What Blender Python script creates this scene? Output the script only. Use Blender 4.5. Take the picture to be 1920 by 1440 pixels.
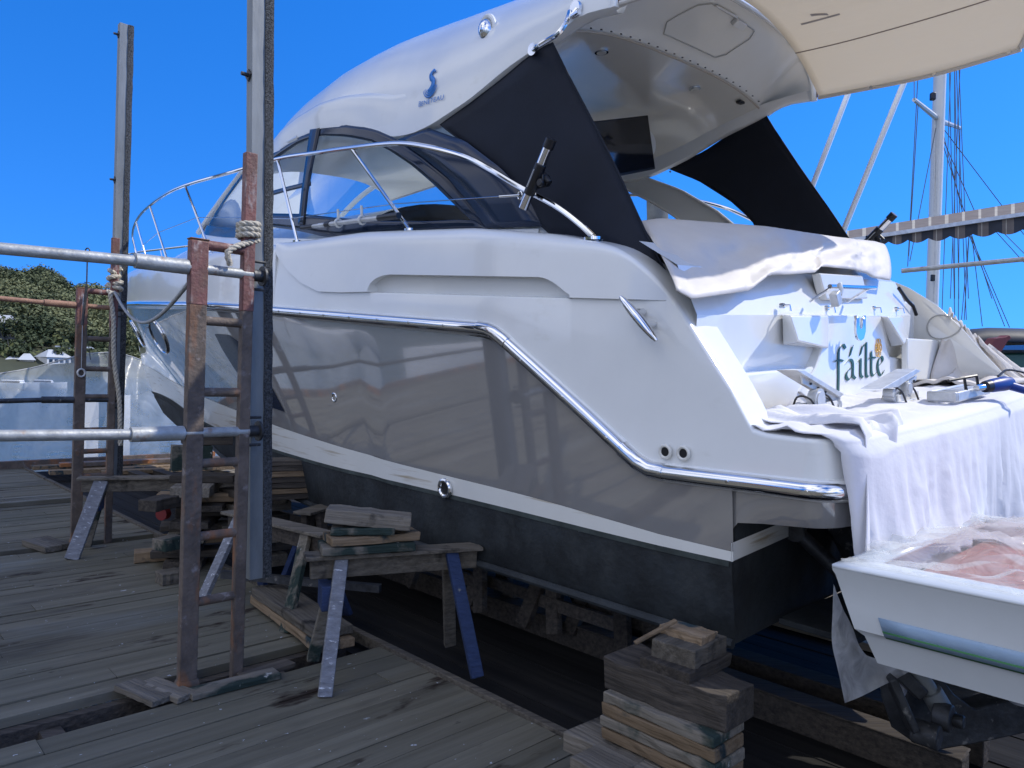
import bpy, bmesh, math, random
from mathutils import Vector, Matrix
R=math.radians
random.seed(7)
S=bpy.context.scene
for o in list(bpy.data.objects): bpy.data.objects.remove(o)
COL=S.collection

# ------------------------------------------------------------------ camera
PXW,PXH,FPX=1920,1440,1387.0
CAMH=1.65
_r,_p=R(1.72),R(-0.45)
CF=Vector((0,math.cos(_p),math.sin(_p)))
_u0=Vector((1,0,0)).cross(CF)
CR=Vector((1,0,0))*math.cos(_r)+_u0*math.sin(_r)
CU=CR.cross(CF)
CC=Vector((0,0,CAMH))
cd=bpy.data.cameras.new('camera'); cam=bpy.data.objects.new('camera',cd); COL.objects.link(cam)
cd.sensor_width=36; cd.lens=36*FPX/PXW; cd.clip_end=6000; cd.clip_start=0.05
m=Matrix.Identity(4)
for i in range(3): m[i][0]=CR[i]; m[i][1]=CU[i]; m[i][2]=-CF[i]; m[i][3]=CC[i]
cam.matrix_world=m
S.camera=cam
S.render.resolution_x=1024; S.render.resolution_y=768

# ------------------------------------------------------------------ frames
BTH,BRL=R(44),R(4.5)
BF=Vector((-math.sin(BTH),math.cos(BTH),0))            # towards the bow
BT0=Vector((math.cos(BTH),math.sin(BTH),0))
BT=BT0*math.cos(BRL)+Vector((0,0,1))*math.sin(BRL)     # towards starboard
BZ=BT.cross(BF)
def ray(px,py): return CF+CR*((px-PXW/2)/FPX)-CU*((py-PXH/2)/FPX)
_K=CC+ray(1575,925)*2.8
BO=_K+BT*1.6                                            # centre of the platform's aft edge
BM=Matrix.Identity(4)
for i in range(3): BM[i][0]=BF[i]; BM[i][1]=BT[i]; BM[i][2]=BZ[i]; BM[i][3]=BO[i]
BI=BM.inverted()
def bw(p): return BM@Vector(p)
def on(px,py,ax,v):
    """point of the boat's own plane (axis ax = v) seen at a measured photo position, in boat coordinates"""
    d=BI.to_3x3()@ray(px,py); c=BI@CC; t=(v-c[ax])/d[ax]; return c+d*t
def sl(s,u,z=0):   # slipway frame: s along, u across
    return Vector((BF.x*s+BT0.x*u, BF.y*s+BT0.y*u, z))
def gnd(px,py,z=0):
    d=ray(px,py); t=(z-CC.z)/d.z; return CC+d*t

# ------------------------------------------------------------------ sun and sky
SUN=(-0.56*BF+0.74*BT0+Vector((0,0,1.0))).normalized()
sl_=bpy.data.lights.new('sun','SUN'); sl_.energy=2.2; sl_.angle=R(0.53); sl_.color=(1,0.95,0.86)
so=bpy.data.objects.new('sun',sl_); COL.objects.link(so); so.rotation_euler=SUN.to_track_quat('Z','Y').to_euler()
w=bpy.data.worlds.new("World"); S.world=w; w.use_nodes=True
nt=w.node_tree; bg=nt.nodes['Background']
sky=nt.nodes.new('ShaderNodeTexSky'); sky.sky_type='NISHITA'; sky.sun_disc=False
sky.sun_elevation=math.asin(SUN.z); sky.sun_rotation=math.atan2(SUN.x,SUN.y)
sky.altitude=0; sky.air_density=1.0; sky.dust_density=0.1; sky.ozone_density=5.0
hs=nt.nodes.new('ShaderNodeHueSaturation'); hs.inputs['Saturation'].default_value=1.3
_tc=nt.nodes.new('ShaderNodeTexCoord'); _mp=nt.nodes.new('ShaderNodeMapping'); _mp.inputs['Scale'].default_value=(1,1,0.85); _mp.inputs['Location'].default_value=(0,0,0.24)
nt.links.new(_tc.outputs['Generated'],_mp.inputs[0]); nt.links.new(_mp.outputs[0],sky.inputs[0])
nt.links.new(sky.outputs[0],hs.inputs['Color']); 
_tn=nt.nodes.new('ShaderNodeMix'); _tn.data_type='RGBA'; _tn.blend_type='MULTIPLY'; _tn.inputs[0].default_value=1; _tn.inputs[7].default_value=(0.62,0.76,1.0,1); nt.links.new(hs.outputs[0],_tn.inputs[6])
# unseen cloud added behind and left of the camera to brighten the shaded side
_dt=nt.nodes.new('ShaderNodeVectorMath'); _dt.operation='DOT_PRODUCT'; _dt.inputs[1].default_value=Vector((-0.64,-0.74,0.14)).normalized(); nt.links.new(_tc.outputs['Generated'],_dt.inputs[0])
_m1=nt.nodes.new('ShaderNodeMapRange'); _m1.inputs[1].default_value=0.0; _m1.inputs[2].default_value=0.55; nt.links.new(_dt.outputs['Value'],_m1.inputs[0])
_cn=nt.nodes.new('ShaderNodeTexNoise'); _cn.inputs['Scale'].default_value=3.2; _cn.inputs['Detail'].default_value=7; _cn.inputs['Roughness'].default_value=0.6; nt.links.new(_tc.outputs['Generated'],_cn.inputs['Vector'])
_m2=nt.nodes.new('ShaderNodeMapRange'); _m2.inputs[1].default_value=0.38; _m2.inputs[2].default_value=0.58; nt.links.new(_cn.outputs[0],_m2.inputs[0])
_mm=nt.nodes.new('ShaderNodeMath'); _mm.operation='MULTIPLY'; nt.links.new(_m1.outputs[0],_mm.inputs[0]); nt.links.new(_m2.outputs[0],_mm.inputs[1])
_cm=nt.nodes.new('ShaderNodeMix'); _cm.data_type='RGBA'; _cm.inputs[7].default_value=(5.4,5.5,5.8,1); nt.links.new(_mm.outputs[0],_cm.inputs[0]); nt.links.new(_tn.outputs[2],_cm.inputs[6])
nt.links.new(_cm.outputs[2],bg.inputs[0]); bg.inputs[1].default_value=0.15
S.view_settings.view_transform='Standard'; S.view_settings.look='None'; S.view_settings.exposure=0.9; S.view_settings.gamma=1
S.render.engine='CYCLES'
S.cycles.max_bounces=8; S.cycles.transparent_max_bounces=16; S.cycles.transmission_bounces=6

# ------------------------------------------------------------------ materials
MATS={}
def mat(name,col,rough=0.6,metal=0,coat=0,var=0.0,vscale=6,bump=0,bscale=40,spec=None,stretch=(1,1,1),col2=None,detail=6,coords='Object',trans=0,thr=None):
    if name in MATS: return MATS[name]
    m=bpy.data.materials.new(name); m.use_nodes=True; n=m.node_tree; N=n.nodes; Lk=n.links
    b=N['Principled BSDF']
    b.inputs['Roughness'].default_value=rough; b.inputs['Metallic'].default_value=metal
    b.inputs['Coat Weight'].default_value=coat; b.inputs['Coat Roughness'].default_value=0.04
    if spec is not None: b.inputs['Specular IOR Level'].default_value=spec
    b.inputs['Base Color'].default_value=(*col,1)
    tc=N.new('ShaderNodeTexCoord'); mp=N.new('ShaderNodeMapping'); mp.inputs['Scale'].default_value=stretch
    Lk.new(tc.outputs[coords],mp.inputs[0])
    if var or col2:
        ns=N.new('ShaderNodeTexNoise'); ns.inputs['Scale'].default_value=vscale; ns.inputs['Detail'].default_value=detail; ns.inputs['Roughness'].default_value=0.65
        Lk.new(mp.outputs[0],ns.inputs['Vector'])
        cr=N.new('ShaderNodeValToRGB'); lo,hi=thr or (0.35,0.65)
        cr.color_ramp.elements[0].position=lo; cr.color_ramp.elements[1].position=hi
        a=col; c=col2 if col2 else tuple(min(1,x*(1+var)) for x in col)
        if not col2: a=tuple(x*(1-var) for x in col)
        cr.color_ramp.elements[0].color=(*a,1); cr.color_ramp.elements[1].color=(*c,1)
        Lk.new(ns.outputs[0],cr.inputs[0]); Lk.new(cr.outputs[0],b.inputs['Base Color'])
    if bump:
        nb=N.new('ShaderNodeTexNoise'); nb.inputs['Scale'].default_value=bscale; nb.inputs['Detail'].default_value=4
        Lk.new(mp.outputs[0],nb.inputs['Vector'])
        bp=N.new('ShaderNodeBump'); bp.inputs['Strength'].default_value=bump; bp.inputs['Distance'].default_value=0.02
        Lk.new(nb.outputs[0],bp.inputs['Height']); Lk.new(bp.outputs[0],b.inputs['Normal'])
        if coat: Lk.new(bp.outputs[0],b.inputs['Coat Normal'])
    if trans: b.inputs['Transmission Weight'].default_value=trans
    MATS[name]=m; return m
def lay(m,col,scale,lo,hi,stretch=(1,1,1),coords='Object',rough=None,detail=5,kind='noise',off=(0,0,0)):
    """blend a second colour over a material's base where a noise passes a threshold (wear, stains)"""
    n=m.node_tree;N=n.nodes;L=n.links;b=N['Principled BSDF']
    tc=N.new('ShaderNodeTexCoord'); mp=N.new('ShaderNodeMapping'); mp.inputs['Scale'].default_value=stretch; mp.inputs['Location'].default_value=off
    L.new(tc.outputs[coords],mp.inputs[0])
    ns=N.new('ShaderNodeTexNoise'); ns.inputs['Scale'].default_value=scale; ns.inputs['Detail'].default_value=detail; ns.inputs['Roughness'].default_value=0.6
    L.new(mp.outputs[0],ns.inputs['Vector'])
    cr=N.new('ShaderNodeValToRGB'); cr.color_ramp.elements[0].position=lo; cr.color_ramp.elements[1].position=hi
    L.new(ns.outputs[0],cr.inputs[0])
    mx=N.new('ShaderNodeMix'); mx.data_type='RGBA'
    src=b.inputs['Base Color']
    if src.is_linked: L.new(src.links[0].from_socket,mx.inputs[6])
    else: mx.inputs[6].default_value=src.default_value
    mx.inputs[7].default_value=(*col,1); L.new(cr.outputs[0],mx.inputs[0])
    L.new(mx.outputs[2],src)
    return m
def objvar(m,amount=0.3):
    """each object a slightly different tone of the same stuff"""
    n=m.node_tree;N=n.nodes;L=n.links;b=N['Principled BSDF']; src=b.inputs['Base Color']
    oi=N.new('ShaderNodeObjectInfo'); mr=N.new('ShaderNodeMapRange'); mr.inputs[3].default_value=1-amount; mr.inputs[4].default_value=1+amount
    L.new(oi.outputs['Random'],mr.inputs[0])
    hv=N.new('ShaderNodeHueSaturation'); L.new(mr.outputs[0],hv.inputs['Value'])
    if src.is_linked: L.new(src.links[0].from_socket,hv.inputs['Color'])
    else: hv.inputs['Color'].default_value=src.default_value
    L.new(hv.outputs[0],src); return m

GEL=mat('gelcoat',(0.78,0.79,0.78),0.22,coat=0.5,var=0.03,vscale=1.5,bump=0.02,bscale=1.6)
lay(GEL,(0.66,0.66,0.62),3.0,0.62,0.85,(1,1,2))
GELI=mat('gelcoat_inside',(0.72,0.71,0.66),0.16,coat=0.35,var=0.02,vscale=2,bump=0.02,bscale=3)
GREY=mat('grey_topside',(0.33,0.325,0.32),0.06,metal=0.35,coat=1.0,var=0.03,vscale=1.2,bump=0.015,bscale=1.0)
GREY.node_tree.nodes['Principled BSDF'].inputs['Coat Roughness'].default_value=0.015
STRP=mat('boot_stripe',(0.76,0.76,0.72),0.3,coat=0.3,var=0.02)
lay(STRP,(0.42,0.34,0.22),1.6,0.56,0.7,(0.7,1,14))
ANTI=mat('antifouling',(0.020,0.025,0.029),0.75,var=0.5,vscale=3,bump=0.25,bscale=30)
lay(ANTI,(0.042,0.048,0.05),5,0.5,0.75,(1,1,0.5)); lay(ANTI,(0.3,0.32,0.32),30,0.74,0.78,(1,1,0.3)); lay(ANTI,(0.01,0.012,0.014),1.2,0.5,0.6)
CHR=mat('stainless_steel',(0.72,0.73,0.75),0.07,metal=1)
ALU=mat('aluminium',(0.52,0.53,0.53),0.4,metal=0.35,var=0.15,vscale=12)
NAVY=mat('navy_screen_fabric',(0.008,0.011,0.02),0.7,spec=0.3,var=0.2,vscale=3,bump=0.3,bscale=400)
DGLS=mat('dark_glass',(0.006,0.014,0.035),0.12,spec=0.35)
BLK=mat('black_plastic',(0.012,0.012,0.014),0.4)
SCRN=mat('screen_glass',(0.01,0.012,0.018),0.08,coat=0.5)
TEAK=mat('teak',(0.22,0.095,0.045),0.6,var=0.3,vscale=3,stretch=(2,40,2),bump=0.2,bscale=12)
CANV=mat('canvas_cover',(0.60,0.565,0.52),0.55,var=0.04,vscale=3,bump=0.5,bscale=5)
lay(CANV,(0.5,0.48,0.46),4,0.6,0.8)
CLOT=mat('white_cloth',(0.8,0.8,0.84),0.85,var=0.02,bump=0.35,bscale=9)
BEIG=mat('dust_sheet',(0.62,0.58,0.53),0.9,var=0.08,vscale=5,bump=0.5,bscale=9)
GALV=mat('galvanised_steel',(0.20,0.212,0.21),0.5,metal=0.2,var=0.18,vscale=9,stretch=(1,1,0.25),bump=0.1,bscale=20)
lay(GALV,(0.3,0.2,0.12),7,0.72,0.78)
PIPE=mat('weathered_pipe',(0.36,0.37,0.36),0.5,metal=0.35,var=0.2,vscale=14,bump=0.15,bscale=40); lay(PIPE,(0.25,0.14,0.08),8,0.6,0.72)
RUST=mat('rusty_post',(0.11,0.085,0.068),0.7,var=0.3,vscale=9,bump=0.35,bscale=35)
lay(RUST,(0.30,0.11,0.03),3.0,0.50,0.62,(1,1,0.35)); lay(RUST,(0.22,0.19,0.18),14,0.6,0.72)
REDO=mat('red_oxide_post',(0.17,0.07,0.06),0.6,var=0.25,vscale=12,bump=0.3,bscale=40)
lay(REDO,(0.42,0.36,0.34),18,0.56,0.7,(1,1,0.3)); lay(REDO,(0.13,0.07,0.05),4,0.5,0.65)
FOAM=mat('carpet_pad',(0.075,0.08,0.085),0.95,var=0.6,vscale=90,bump=1.0,bscale=160,detail=2)
ROPE=mat('rope',(0.48,0.44,0.36),0.9,var=0.2,vscale=60,bump=0.4,bscale=120)
ROPG=mat('grey_rope',(0.3,0.31,0.31),0.9,var=0.2,vscale=60,bump=0.4,bscale=120)
STEE=mat('dark_steel',(0.05,0.052,0.055),0.5,metal=0.4,var=0.4,vscale=12,bump=0.2,bscale=30); lay(STEE,(0.22,0.21,0.19),16,0.62,0.7)
def wood(name,c,c2,st=(1.2,26,26),bump=0.5):
    m=mat(name,c,0.85,col2=c2,vscale=1.6,stretch=st,bump=bump,bscale=2.2,detail=8,thr=(0.3,0.7))
    return m
WGRY=wood('grey_timber',(0.085,0.075,0.062),(0.21,0.185,0.15)); lay(WGRY,(0.03,0.028,0.026),4,0.6,0.7); objvar(WGRY,0.35)
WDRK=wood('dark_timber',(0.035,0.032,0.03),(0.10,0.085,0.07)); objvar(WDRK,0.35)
WTAN=wood('tan_timber',(0.13,0.09,0.055),(0.27,0.2,0.13)); lay(WTAN,(0.03,0.045,0.05),3,0.55,0.62,(1,3,1)); objvar(WTAN,0.25)
WPNT=wood('painted_timber',(0.12,0.11,0.09),(0.24,0.21,0.17)); lay(WPNT,(0.03,0.045,0.04),2.5,0.48,0.56,(1,2,1)); lay(WPNT,(0.45,0.45,0.42),9,0.66,0.7)
WBLU=wood('blue_painted_timber',(0.012,0.026,0.075),(0.02,0.04,0.11)); lay(WBLU,(0.2,0.2,0.19),6,0.68,0.72)
WWHT=wood('white_flaked_timber',(0.13,0.135,0.15),(0.24,0.25,0.28)); lay(WWHT,(0.6,0.62,0.66),7,0.6,0.68,(0.5,8,8))
DECK=wood('deck_boards',(0.098,0.088,0.065),(0.185,0.17,0.13),(0.35,7,7),0.5)
lay(DECK,(0.05,0.045,0.04),1.4,0.55,0.72,(0.5,2,1)); lay(DECK,(0.13,0.125,0.095),0.6,0.45,0.7); lay(DECK,(0.02,0.018,0.016),7,0.7,0.74,(0.35,1,1)); lay(DECK,(0.035,0.026,0.02),2.6,0.60,0.66,(0.5,1.6,1)); lay(DECK,(0.45,0.47,0.5),26,0.685,0.70,(0.7,1,1)); lay(DECK,(0.42,0.44,0.46),3.2,0.70,0.73); lay(DECK,(0.20,0.21,0.20),1.1,0.55,0.8,(0.4,1,1))
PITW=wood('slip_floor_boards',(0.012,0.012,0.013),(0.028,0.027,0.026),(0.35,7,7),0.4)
PALE=wood('pale_deck_boards',(0.17,0.145,0.105),(0.32,0.275,0.2),(0.35,7,7),0.4); lay(PALE,(0.12,0.1,0.08),2,0.6,0.75)

def ptc(m):
    n=m.node_tree;N=n.nodes;L=n.links;b=N['Principled BSDF']; src=b.inputs['Base Color']
    at=N.new('ShaderNodeAttribute'); at.attribute_name='tone'
    hv=N.new('ShaderNodeHueSaturation'); L.new(at.outputs['Fac'],hv.inputs['Value'])
    L.new(src.links[0].from_socket,hv.inputs['Color']); L.new(hv.outputs[0],src)
for q in (DECK,PITW,PALE): ptc(q)
for q in (DECK,PITW,PALE,WGRY,WDRK,WTAN,WPNT): q.node_tree.nodes['Principled BSDF'].inputs['Specular IOR Level'].default_value=0.08

def glass(name,tint,t=0.75,rough=0.02):
    m=bpy.data.materials.new(name); m.use_nodes=True; n=m.node_tree; N=n.nodes; L=n.links
    N.remove(N['Principled BSDF']); out=N['Material Output']
    tr=N.new('ShaderNodeBsdfTransparent'); tr.inputs[0].default_value=(*tint,1)
    gl=N.new('ShaderNodeBsdfGlossy'); gl.inputs['Roughness'].default_value=rough
    fr=N.new('ShaderNodeFresnel'); fr.inputs[0].default_value=1.14
    mx=N.new('ShaderNodeMixShader'); L.new(fr.outputs[0],mx.inputs[0]); L.new(tr.outputs[0],mx.inputs[1]); L.new(gl.outputs[0],mx.inputs[2])
    L.new(mx.outputs[0],out.inputs[0]); return m
WGLS=glass('window_glass',(0.84,0.88,0.90))
def film(name,col,opac,rough=0.15,bscale=8,bstr=0.8):
    m=bpy.data.materials.new(name); m.use_nodes=True; n=m.node_tree; N=n.nodes; L=n.links
    b=N['Principled BSDF']; b.inputs['Base Color'].default_value=(*col,1); b.inputs['Roughness'].default_value=rough
    out=N['Material Output']
    tl=N.new('ShaderNodeBsdfTranslucent'); tl.inputs[0].default_value=(*col,1)
    m1=N.new('ShaderNodeMixShader'); m1.inputs[0].default_value=0.45; L.new(b.outputs[0],m1.inputs[1]); L.new(tl.outputs[0],m1.inputs[2])
    tr=N.new('ShaderNodeBsdfTransparent'); tr.inputs[0].default_value=(0.93,0.95,0.96,1)
    tc=N.new('ShaderNodeTexCoord'); ns=N.new('ShaderNodeTexNoise'); ns.inputs['Scale'].default_value=bscale; ns.inputs['Detail'].default_value=6; ns.inputs['Distortion'].default_value=1.2
    L.new(tc.outputs['Object'],ns.inputs['Vector'])
    bp=N.new('ShaderNodeBump'); bp.inputs['Strength'].default_value=bstr; bp.inputs['Distance'].default_value=0.03; L.new(ns.outputs[0],bp.inputs['Height']); L.new(bp.outputs[0],b.inputs['Normal'])
    mr=N.new('ShaderNodeMapRange'); mr.inputs[1].default_value=0.3; mr.inputs[2].default_value=0.75; mr.inputs[3].default_value=opac*0.6; mr.inputs[4].default_value=min(1,opac*1.5)
    L.new(ns.outputs[0],mr.inputs[0])
    m2=N.new('ShaderNodeMixShader'); L.new(mr.outputs[0],m2.inputs[0]); L.new(tr.outputs[0],m2.inputs[1]); L.new(m1.outputs[0],m2.inputs[2]); L.new(m2.outputs[0],out.inputs[0])
    return m
SHEET=film('plastic_sheeting',(0.86,0.88,0.87),0.33,0.22,2.2,0.7)
CLING=film('clear_plastic_film',(0.85,0.85,0.84),0.34,0.08,9,1.0)
def translu(name,col,f=0.5,bscale=3,stretch=(1,1,1)):
    m=mat(name,col,0.8,var=0.012,vscale=3,bump=0.3,bscale=bscale,stretch=stretch); n=m.node_tree;N=n.nodes;L=n.links
    b=N['Principled BSDF']; out=N['Material Output']; tl=N.new('ShaderNodeBsdfTranslucent')
    tl.inputs[0].default_value=(*[x*0.95 for x in col],1)
    mx=N.new('ShaderNodeMixShader'); mx.inputs[0].default_value=f; L.new(b.outputs[0],mx.inputs[1]); L.new(tl.outputs[0],mx.inputs[2]); L.new(mx.outputs[0],out.inputs[0]); return m
AWN=translu('cream_awning_cloth',(0.80,0.735,0.62),0.55,3,(1,6,1))
CLOT=translu('white_sheet_cloth',(0.74,0.74,0.78),0.12,40)
CLOT.node_tree.nodes['Bump'].inputs['Strength'].default_value=0.1

# ------------------------------------------------------------------ mesh builder
class MB:
    def __init__(s): s.v=[]; s.f=[]; s.mi=[]; s.tone=None
    def add(s,vs,fs,mi=0):
        o=len(s.v); s.v+= [Vector(q) for q in vs]
        for f in fs: s.f.append([i+o for i in f]); s.mi.append(mi)
        if s.tone is not None: s.tone+=[s.ct]*len(fs)
        return s
    def box(s,c,size,ax=None,mi=0,top=1.0):
        """box at centre c; ax = three axis vectors; top scales the +z end"""
        X,Y,Z=ax or (Vector((1,0,0)),Vector((0,1,0)),Vector((0,0,1))); c=Vector(c); a,b,d=[q/2 for q in size]
        vs=[]
        for k in (-1,1):
            q=top if k>0 else 1
            for i,j in ((-1,-1),(1,-1),(1,1),(-1,1)): vs.append(c+X*(i*a*q)+Y*(j*b*q)+Z*(k*d))
        return s.add(vs,[(3,2,1,0),(4,5,6,7),(0,1,5,4),(1,2,6,5),(2,3,7,6),(3,0,4,7)],mi)
    def bar(s,p,q,w,h,up=(0,0,1),mi=0):
        """rectangular bar from p to q, w across, h along up"""
        p,q=Vector(p),Vector(q); d=(q-p); L=d.length; d.normalize(); up=Vector(up)
        x=d.cross(up)
        if x.length<1e-4: x=d.cross(Vector((1,0,0)))
        x.normalize(); y=x.cross(d)
        return s.box((p+q)/2,(w,h,L),(x,y,d),mi)
    def tube(s,path,r,n=10,cap=True,mi=0,closed=False):
        P=[Vector(q) for q in path]; m_=len(P); rr=r if isinstance(r,(list,tuple)) else [r]*m_
        T=[]
        for i in range(m_):
            if closed: t=P[(i+1)%m_]-P[i-1]
            else: t=P[min(i+1,m_-1)]-P[max(i-1,0)]
            T.append(t.normalized())
        a=T[0].orthogonal().normalized(); vs=[]
        for i in range(m_):
            a=(a-T[i]*a.dot(T[i])).normalized(); b=T[i].cross(a)
            for k in range(n):
                an=2*math.pi*k/n; vs.append(P[i]+(a*math.cos(an)+b*math.sin(an))*rr[i])
        fs=[]
        for i in range(m_ if closed else m_-1):
            j=(i+1)%m_
            for k in range(n): fs.append((i*n+k,i*n+(k+1)%n,j*n+(k+1)%n,j*n+k))
        if cap and not closed: fs.append(tuple(range(n))[::-1]); fs.append(tuple((m_-1)*n+k for k in range(n)))
        return s.add(vs,fs,mi)
    def grid(s,rows,mi=0,closeu=False):
        n=len(rows[0]); vs=[p for r in rows for p in r]; fs=[]
        for i in range(len(rows)-1):
            for j in range(n if closeu else n-1):
                k=(j+1)%n; fs.append((i*n+j,i*n+k,(i+1)*n+k,(i+1)*n+j))
        return s.add(vs,fs,mi)
    def prism(s,poly,d,mi=0):
        P=[Vector(q) for q in poly]; d=Vector(d); n=len(P)
        vs=P+[p+d for p in P]; fs=[tuple(range(n))[::-1],tuple(range(n,2*n))]+[(i,(i+1)%n,n+(i+1)%n,n+i) for i in range(n)]
        return s.add(vs,fs,mi)
    def disc(s,c,nrm,r,h,n=20,mi=0,r2=None):
        c=Vector(c); nrm=Vector(nrm).normalized(); return s.tube([c,c+nrm*h],[r,r if r2 is None else r2],n,True,mi)
    def build(s,name,ms,parent=None,smooth=35,bevel=0,solid=0,sub=0,origin=None,doubles=False,fix=True):
        me=bpy.data.meshes.new(name); off=Vector((0,0,0))
        if parent is None or origin is not None:
            if origin is None:
                lo=Vector([min(v[i] for v in s.v) for i in range(3)]); hi=Vector([max(v[i] for v in s.v) for i in range(3)])
                off=Vector(((lo.x+hi.x)/2,(lo.y+hi.y)/2,lo.z))
            else: off=Vector(origin)
        base=off
        if parent is not None and origin is None:
            base=Vector(parent.get('_o',(0,0,0)))
        me.from_pydata([tuple(v-base) for v in s.v],[],s.f)
        ms=ms if isinstance(ms,(list,tuple)) else [ms]
        for q in ms: me.materials.append(q)
        for p,i in zip(me.polygons,s.mi): p.material_index=i
        if s.tone is not None:
            a=me.attributes.new('tone','FLOAT','FACE')
            for i,t in enumerate(s.tone): a.data[i].value=t
        if doubles or fix:
            bm=bmesh.new(); bm.from_mesh(me)
            if doubles: bmesh.ops.remove_doubles(bm,verts=bm.verts,dist=1e-4)
            if fix: bmesh.ops.recalc_face_normals(bm,faces=bm.faces)
            bm.to_mesh(me); bm.free()
        if smooth:
            for p in me.polygons: p.use_smooth=True
            me.set_sharp_from_angle(angle=R(smooth))
        o=bpy.data.objects.new(name,me); COL.objects.link(o)
        if parent is not None:
            o.parent=parent
        else: o.location=off
        o['_o']=tuple(base)
        if solid: md=o.modifiers.new('thick','SOLIDIFY'); md.thickness=solid; md.offset=0
        if bevel: md=o.modifiers.new('bevel','BEVEL'); md.width=bevel; md.segments=2; md.limit_method='ANGLE'; md.angle_limit=R(40); md.harden_normals=False
        if sub: md=o.modifiers.new('sub','SUBSURF'); md.levels=sub; md.render_levels=sub
        return o
def tag(o,label=None,cat=None,group=None,kind=None):
    if label: o['label']=label
    if cat: o['category']=cat
    if group: o['group']=group
    if kind: o['kind']=kind
    return o
def root(name,loc,label,cat,group=None):
    o=bpy.data.objects.new(name,None); COL.objects.link(o); o.location=loc; o['_o']=tuple(loc); o.empty_display_size=0.2
    return tag(o,label,cat,group)
def lerp(a,b,t): return a+(b-a)*t
def interp(tab,x):
    if x<=tab[0][0]: return tab[0][1]
    for (a,b),(c,d) in zip(tab,tab[1:]):
        if x<=c: return lerp(b,d,(x-a)/(c-a))
    return tab[-1][1]
def smoothtab(tab,x,h=0.12): return (interp(tab,x-h)+interp(tab,x)*2+interp(tab,x+h))/4
def frange(a,b,n): return [a+(b-a)*i/n for i in range(n+1)]
def resample(pts,n):
    P=[Vector(p) for p in pts]; L=[0]
    for a,b in zip(P,P[1:]): L.append(L[-1]+(b-a).length)
    out=[]
    for i in range(n+1):
        d=L[-1]*i/n; k=0
        while k<len(P)-2 and L[k+1]<d: k+=1
        t=(d-L[k])/max(1e-9,L[k+1]-L[k]); out.append(P[k].lerp(P[k+1],min(1,max(0,t))))
    return out
def cr_spline(pts,n=8):
    P=[Vector(p) for p in pts]; P=[P[0]*2-P[1]]+P+[P[-1]*2-P[-2]]; out=[]
    for i in range(1,len(P)-2):
        a,b,c,d=P[i-1:i+3]
        for k in range(n):
            t=k/n; out.append(0.5*((2*b)+(c-a)*t+(2*a-5*b+4*c-d)*t*t+(3*b-a-3*c+d)*t**3))
    out.append(P[-2]); return out
from mathutils import noise as _ns
def nz(x,y=0,z=0): return _ns.noise(Vector((x,y,z)))*1.8
def rdg(x,y=0,z=0): return 1-2*abs(_ns.noise(Vector((x,y,z))))*1.6
def wob(x,y=0,z=0):
    return math.sin(x*3.1+y*1.7+1.3)*0.5+math.sin(x*7.3-y*5.1+z*2.2)*0.3+math.sin(x*13.7+y*9.3-z*4.1)*0.2

# ================================================================== THE YACHT (boat coordinates: x forward, y starboard, z up)
yacht=bpy.data.objects.new('motor_yacht',None); COL.objects.link(yacht); yacht.matrix_world=BM; yacht['_o']=(0,0,0)
tag(yacht,'large white and grey motor yacht on timber blocks with black side screens','motor yacht')
BL=13.2
def br(s):     # half breadth at the rail
    if s<0.5: return 1.60+0.02*s/0.5
    if s<5.5: return 1.62+0.05*math.sin(math.pi*(s-0.5)/10)
    t=(s-5.5)/(BL-5.5); return max(0.0,1.67*(1-min(1,t)**2.1))
RAIL=[(0,0.0),(0.86,0.0),(1.86,0.66),(2.2,0.70),(3.03,0.77),(4.43,0.89),(5.63,0.985),(8,1.12),(11,1.26),(13.2,1.36)]
WLB=[(0.4,-0.35),(0.8,-0.35),(1.94,-0.32),(2.8,-0.30),(4.65,-0.28),(8,-0.22),(13,-0.12)]
WLT=[(0.4,-0.31),(0.8,-0.30),(1.44,-0.24),(2.8,-0.18),(4.6,-0.07),(5.9,0.03),(8,0.16),(10.5,0.26),(13,0.34)]
CHN=[(0.4,-0.72),(2.4,-0.69),(4.9,-0.65),(7,-0.60),(9,-0.52),(11,-0.40),(12.4,-0.22)]
KEL=[(0.4,-0.80),(3,-0.86),(8,-0.92),(10,-0.88),(11.2,-0.74),(12.0,-0.5),(12.4,-0.24)]
GUN=[(0.9,0.94),(1.2,1.08),(2.11,1.26),(3.22,1.37),(4.4,1.42),(6,1.50),(8,1.58),(10,1.62),(11.5,1.64),(13.2,1.66)]
def stemx(z): return interp([(-0.9,10.4),(-0.6,11.7),(-0.24,12.35),(0.1,12.6),(0.5,12.8),(1.0,13.05),(1.4,13.2),(1.7,13.3)],z)
def half(s,z):
    """hull half breadth at station s and height z (flare forward)"""
    b=br(min(s,BL)); zr=interp(RAIL,s)
    d=max(0,zr-z)
    bb=(b-0.04*d)*(1-min(0.9,0.62*max(0,(s-3.5)/9.5)**1.25*d))
    if s<3: bb=b-0.02*min(d,1)
    e=stemx(z)
    t=max(0,(e-s)/2.4); cap_=1.05*math.sqrt(t)*1.1 if t<1.2 else 9
    return max(0.0,min(bb,cap_))
def rows_between(fa,fb,n,s0,s1,m_,side=-1,bow=True,off=0):
    out=[]
    for i in range(m_+1):
        t=i/m_; s=lerp(s0,s1,t); r=[]
        for j in range(n+1):
            z=lerp(smoothtab(fa,s,0.35),smoothtab(fb,s,0.35) if fb[0][0]>0.1 else interp(fb,s),j/n)
            e=stemx(z); ss=min(s,e)
            r.append(Vector((ss,side*(half(ss,z)+off),z)))
        out.append(r)
    return out
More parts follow.
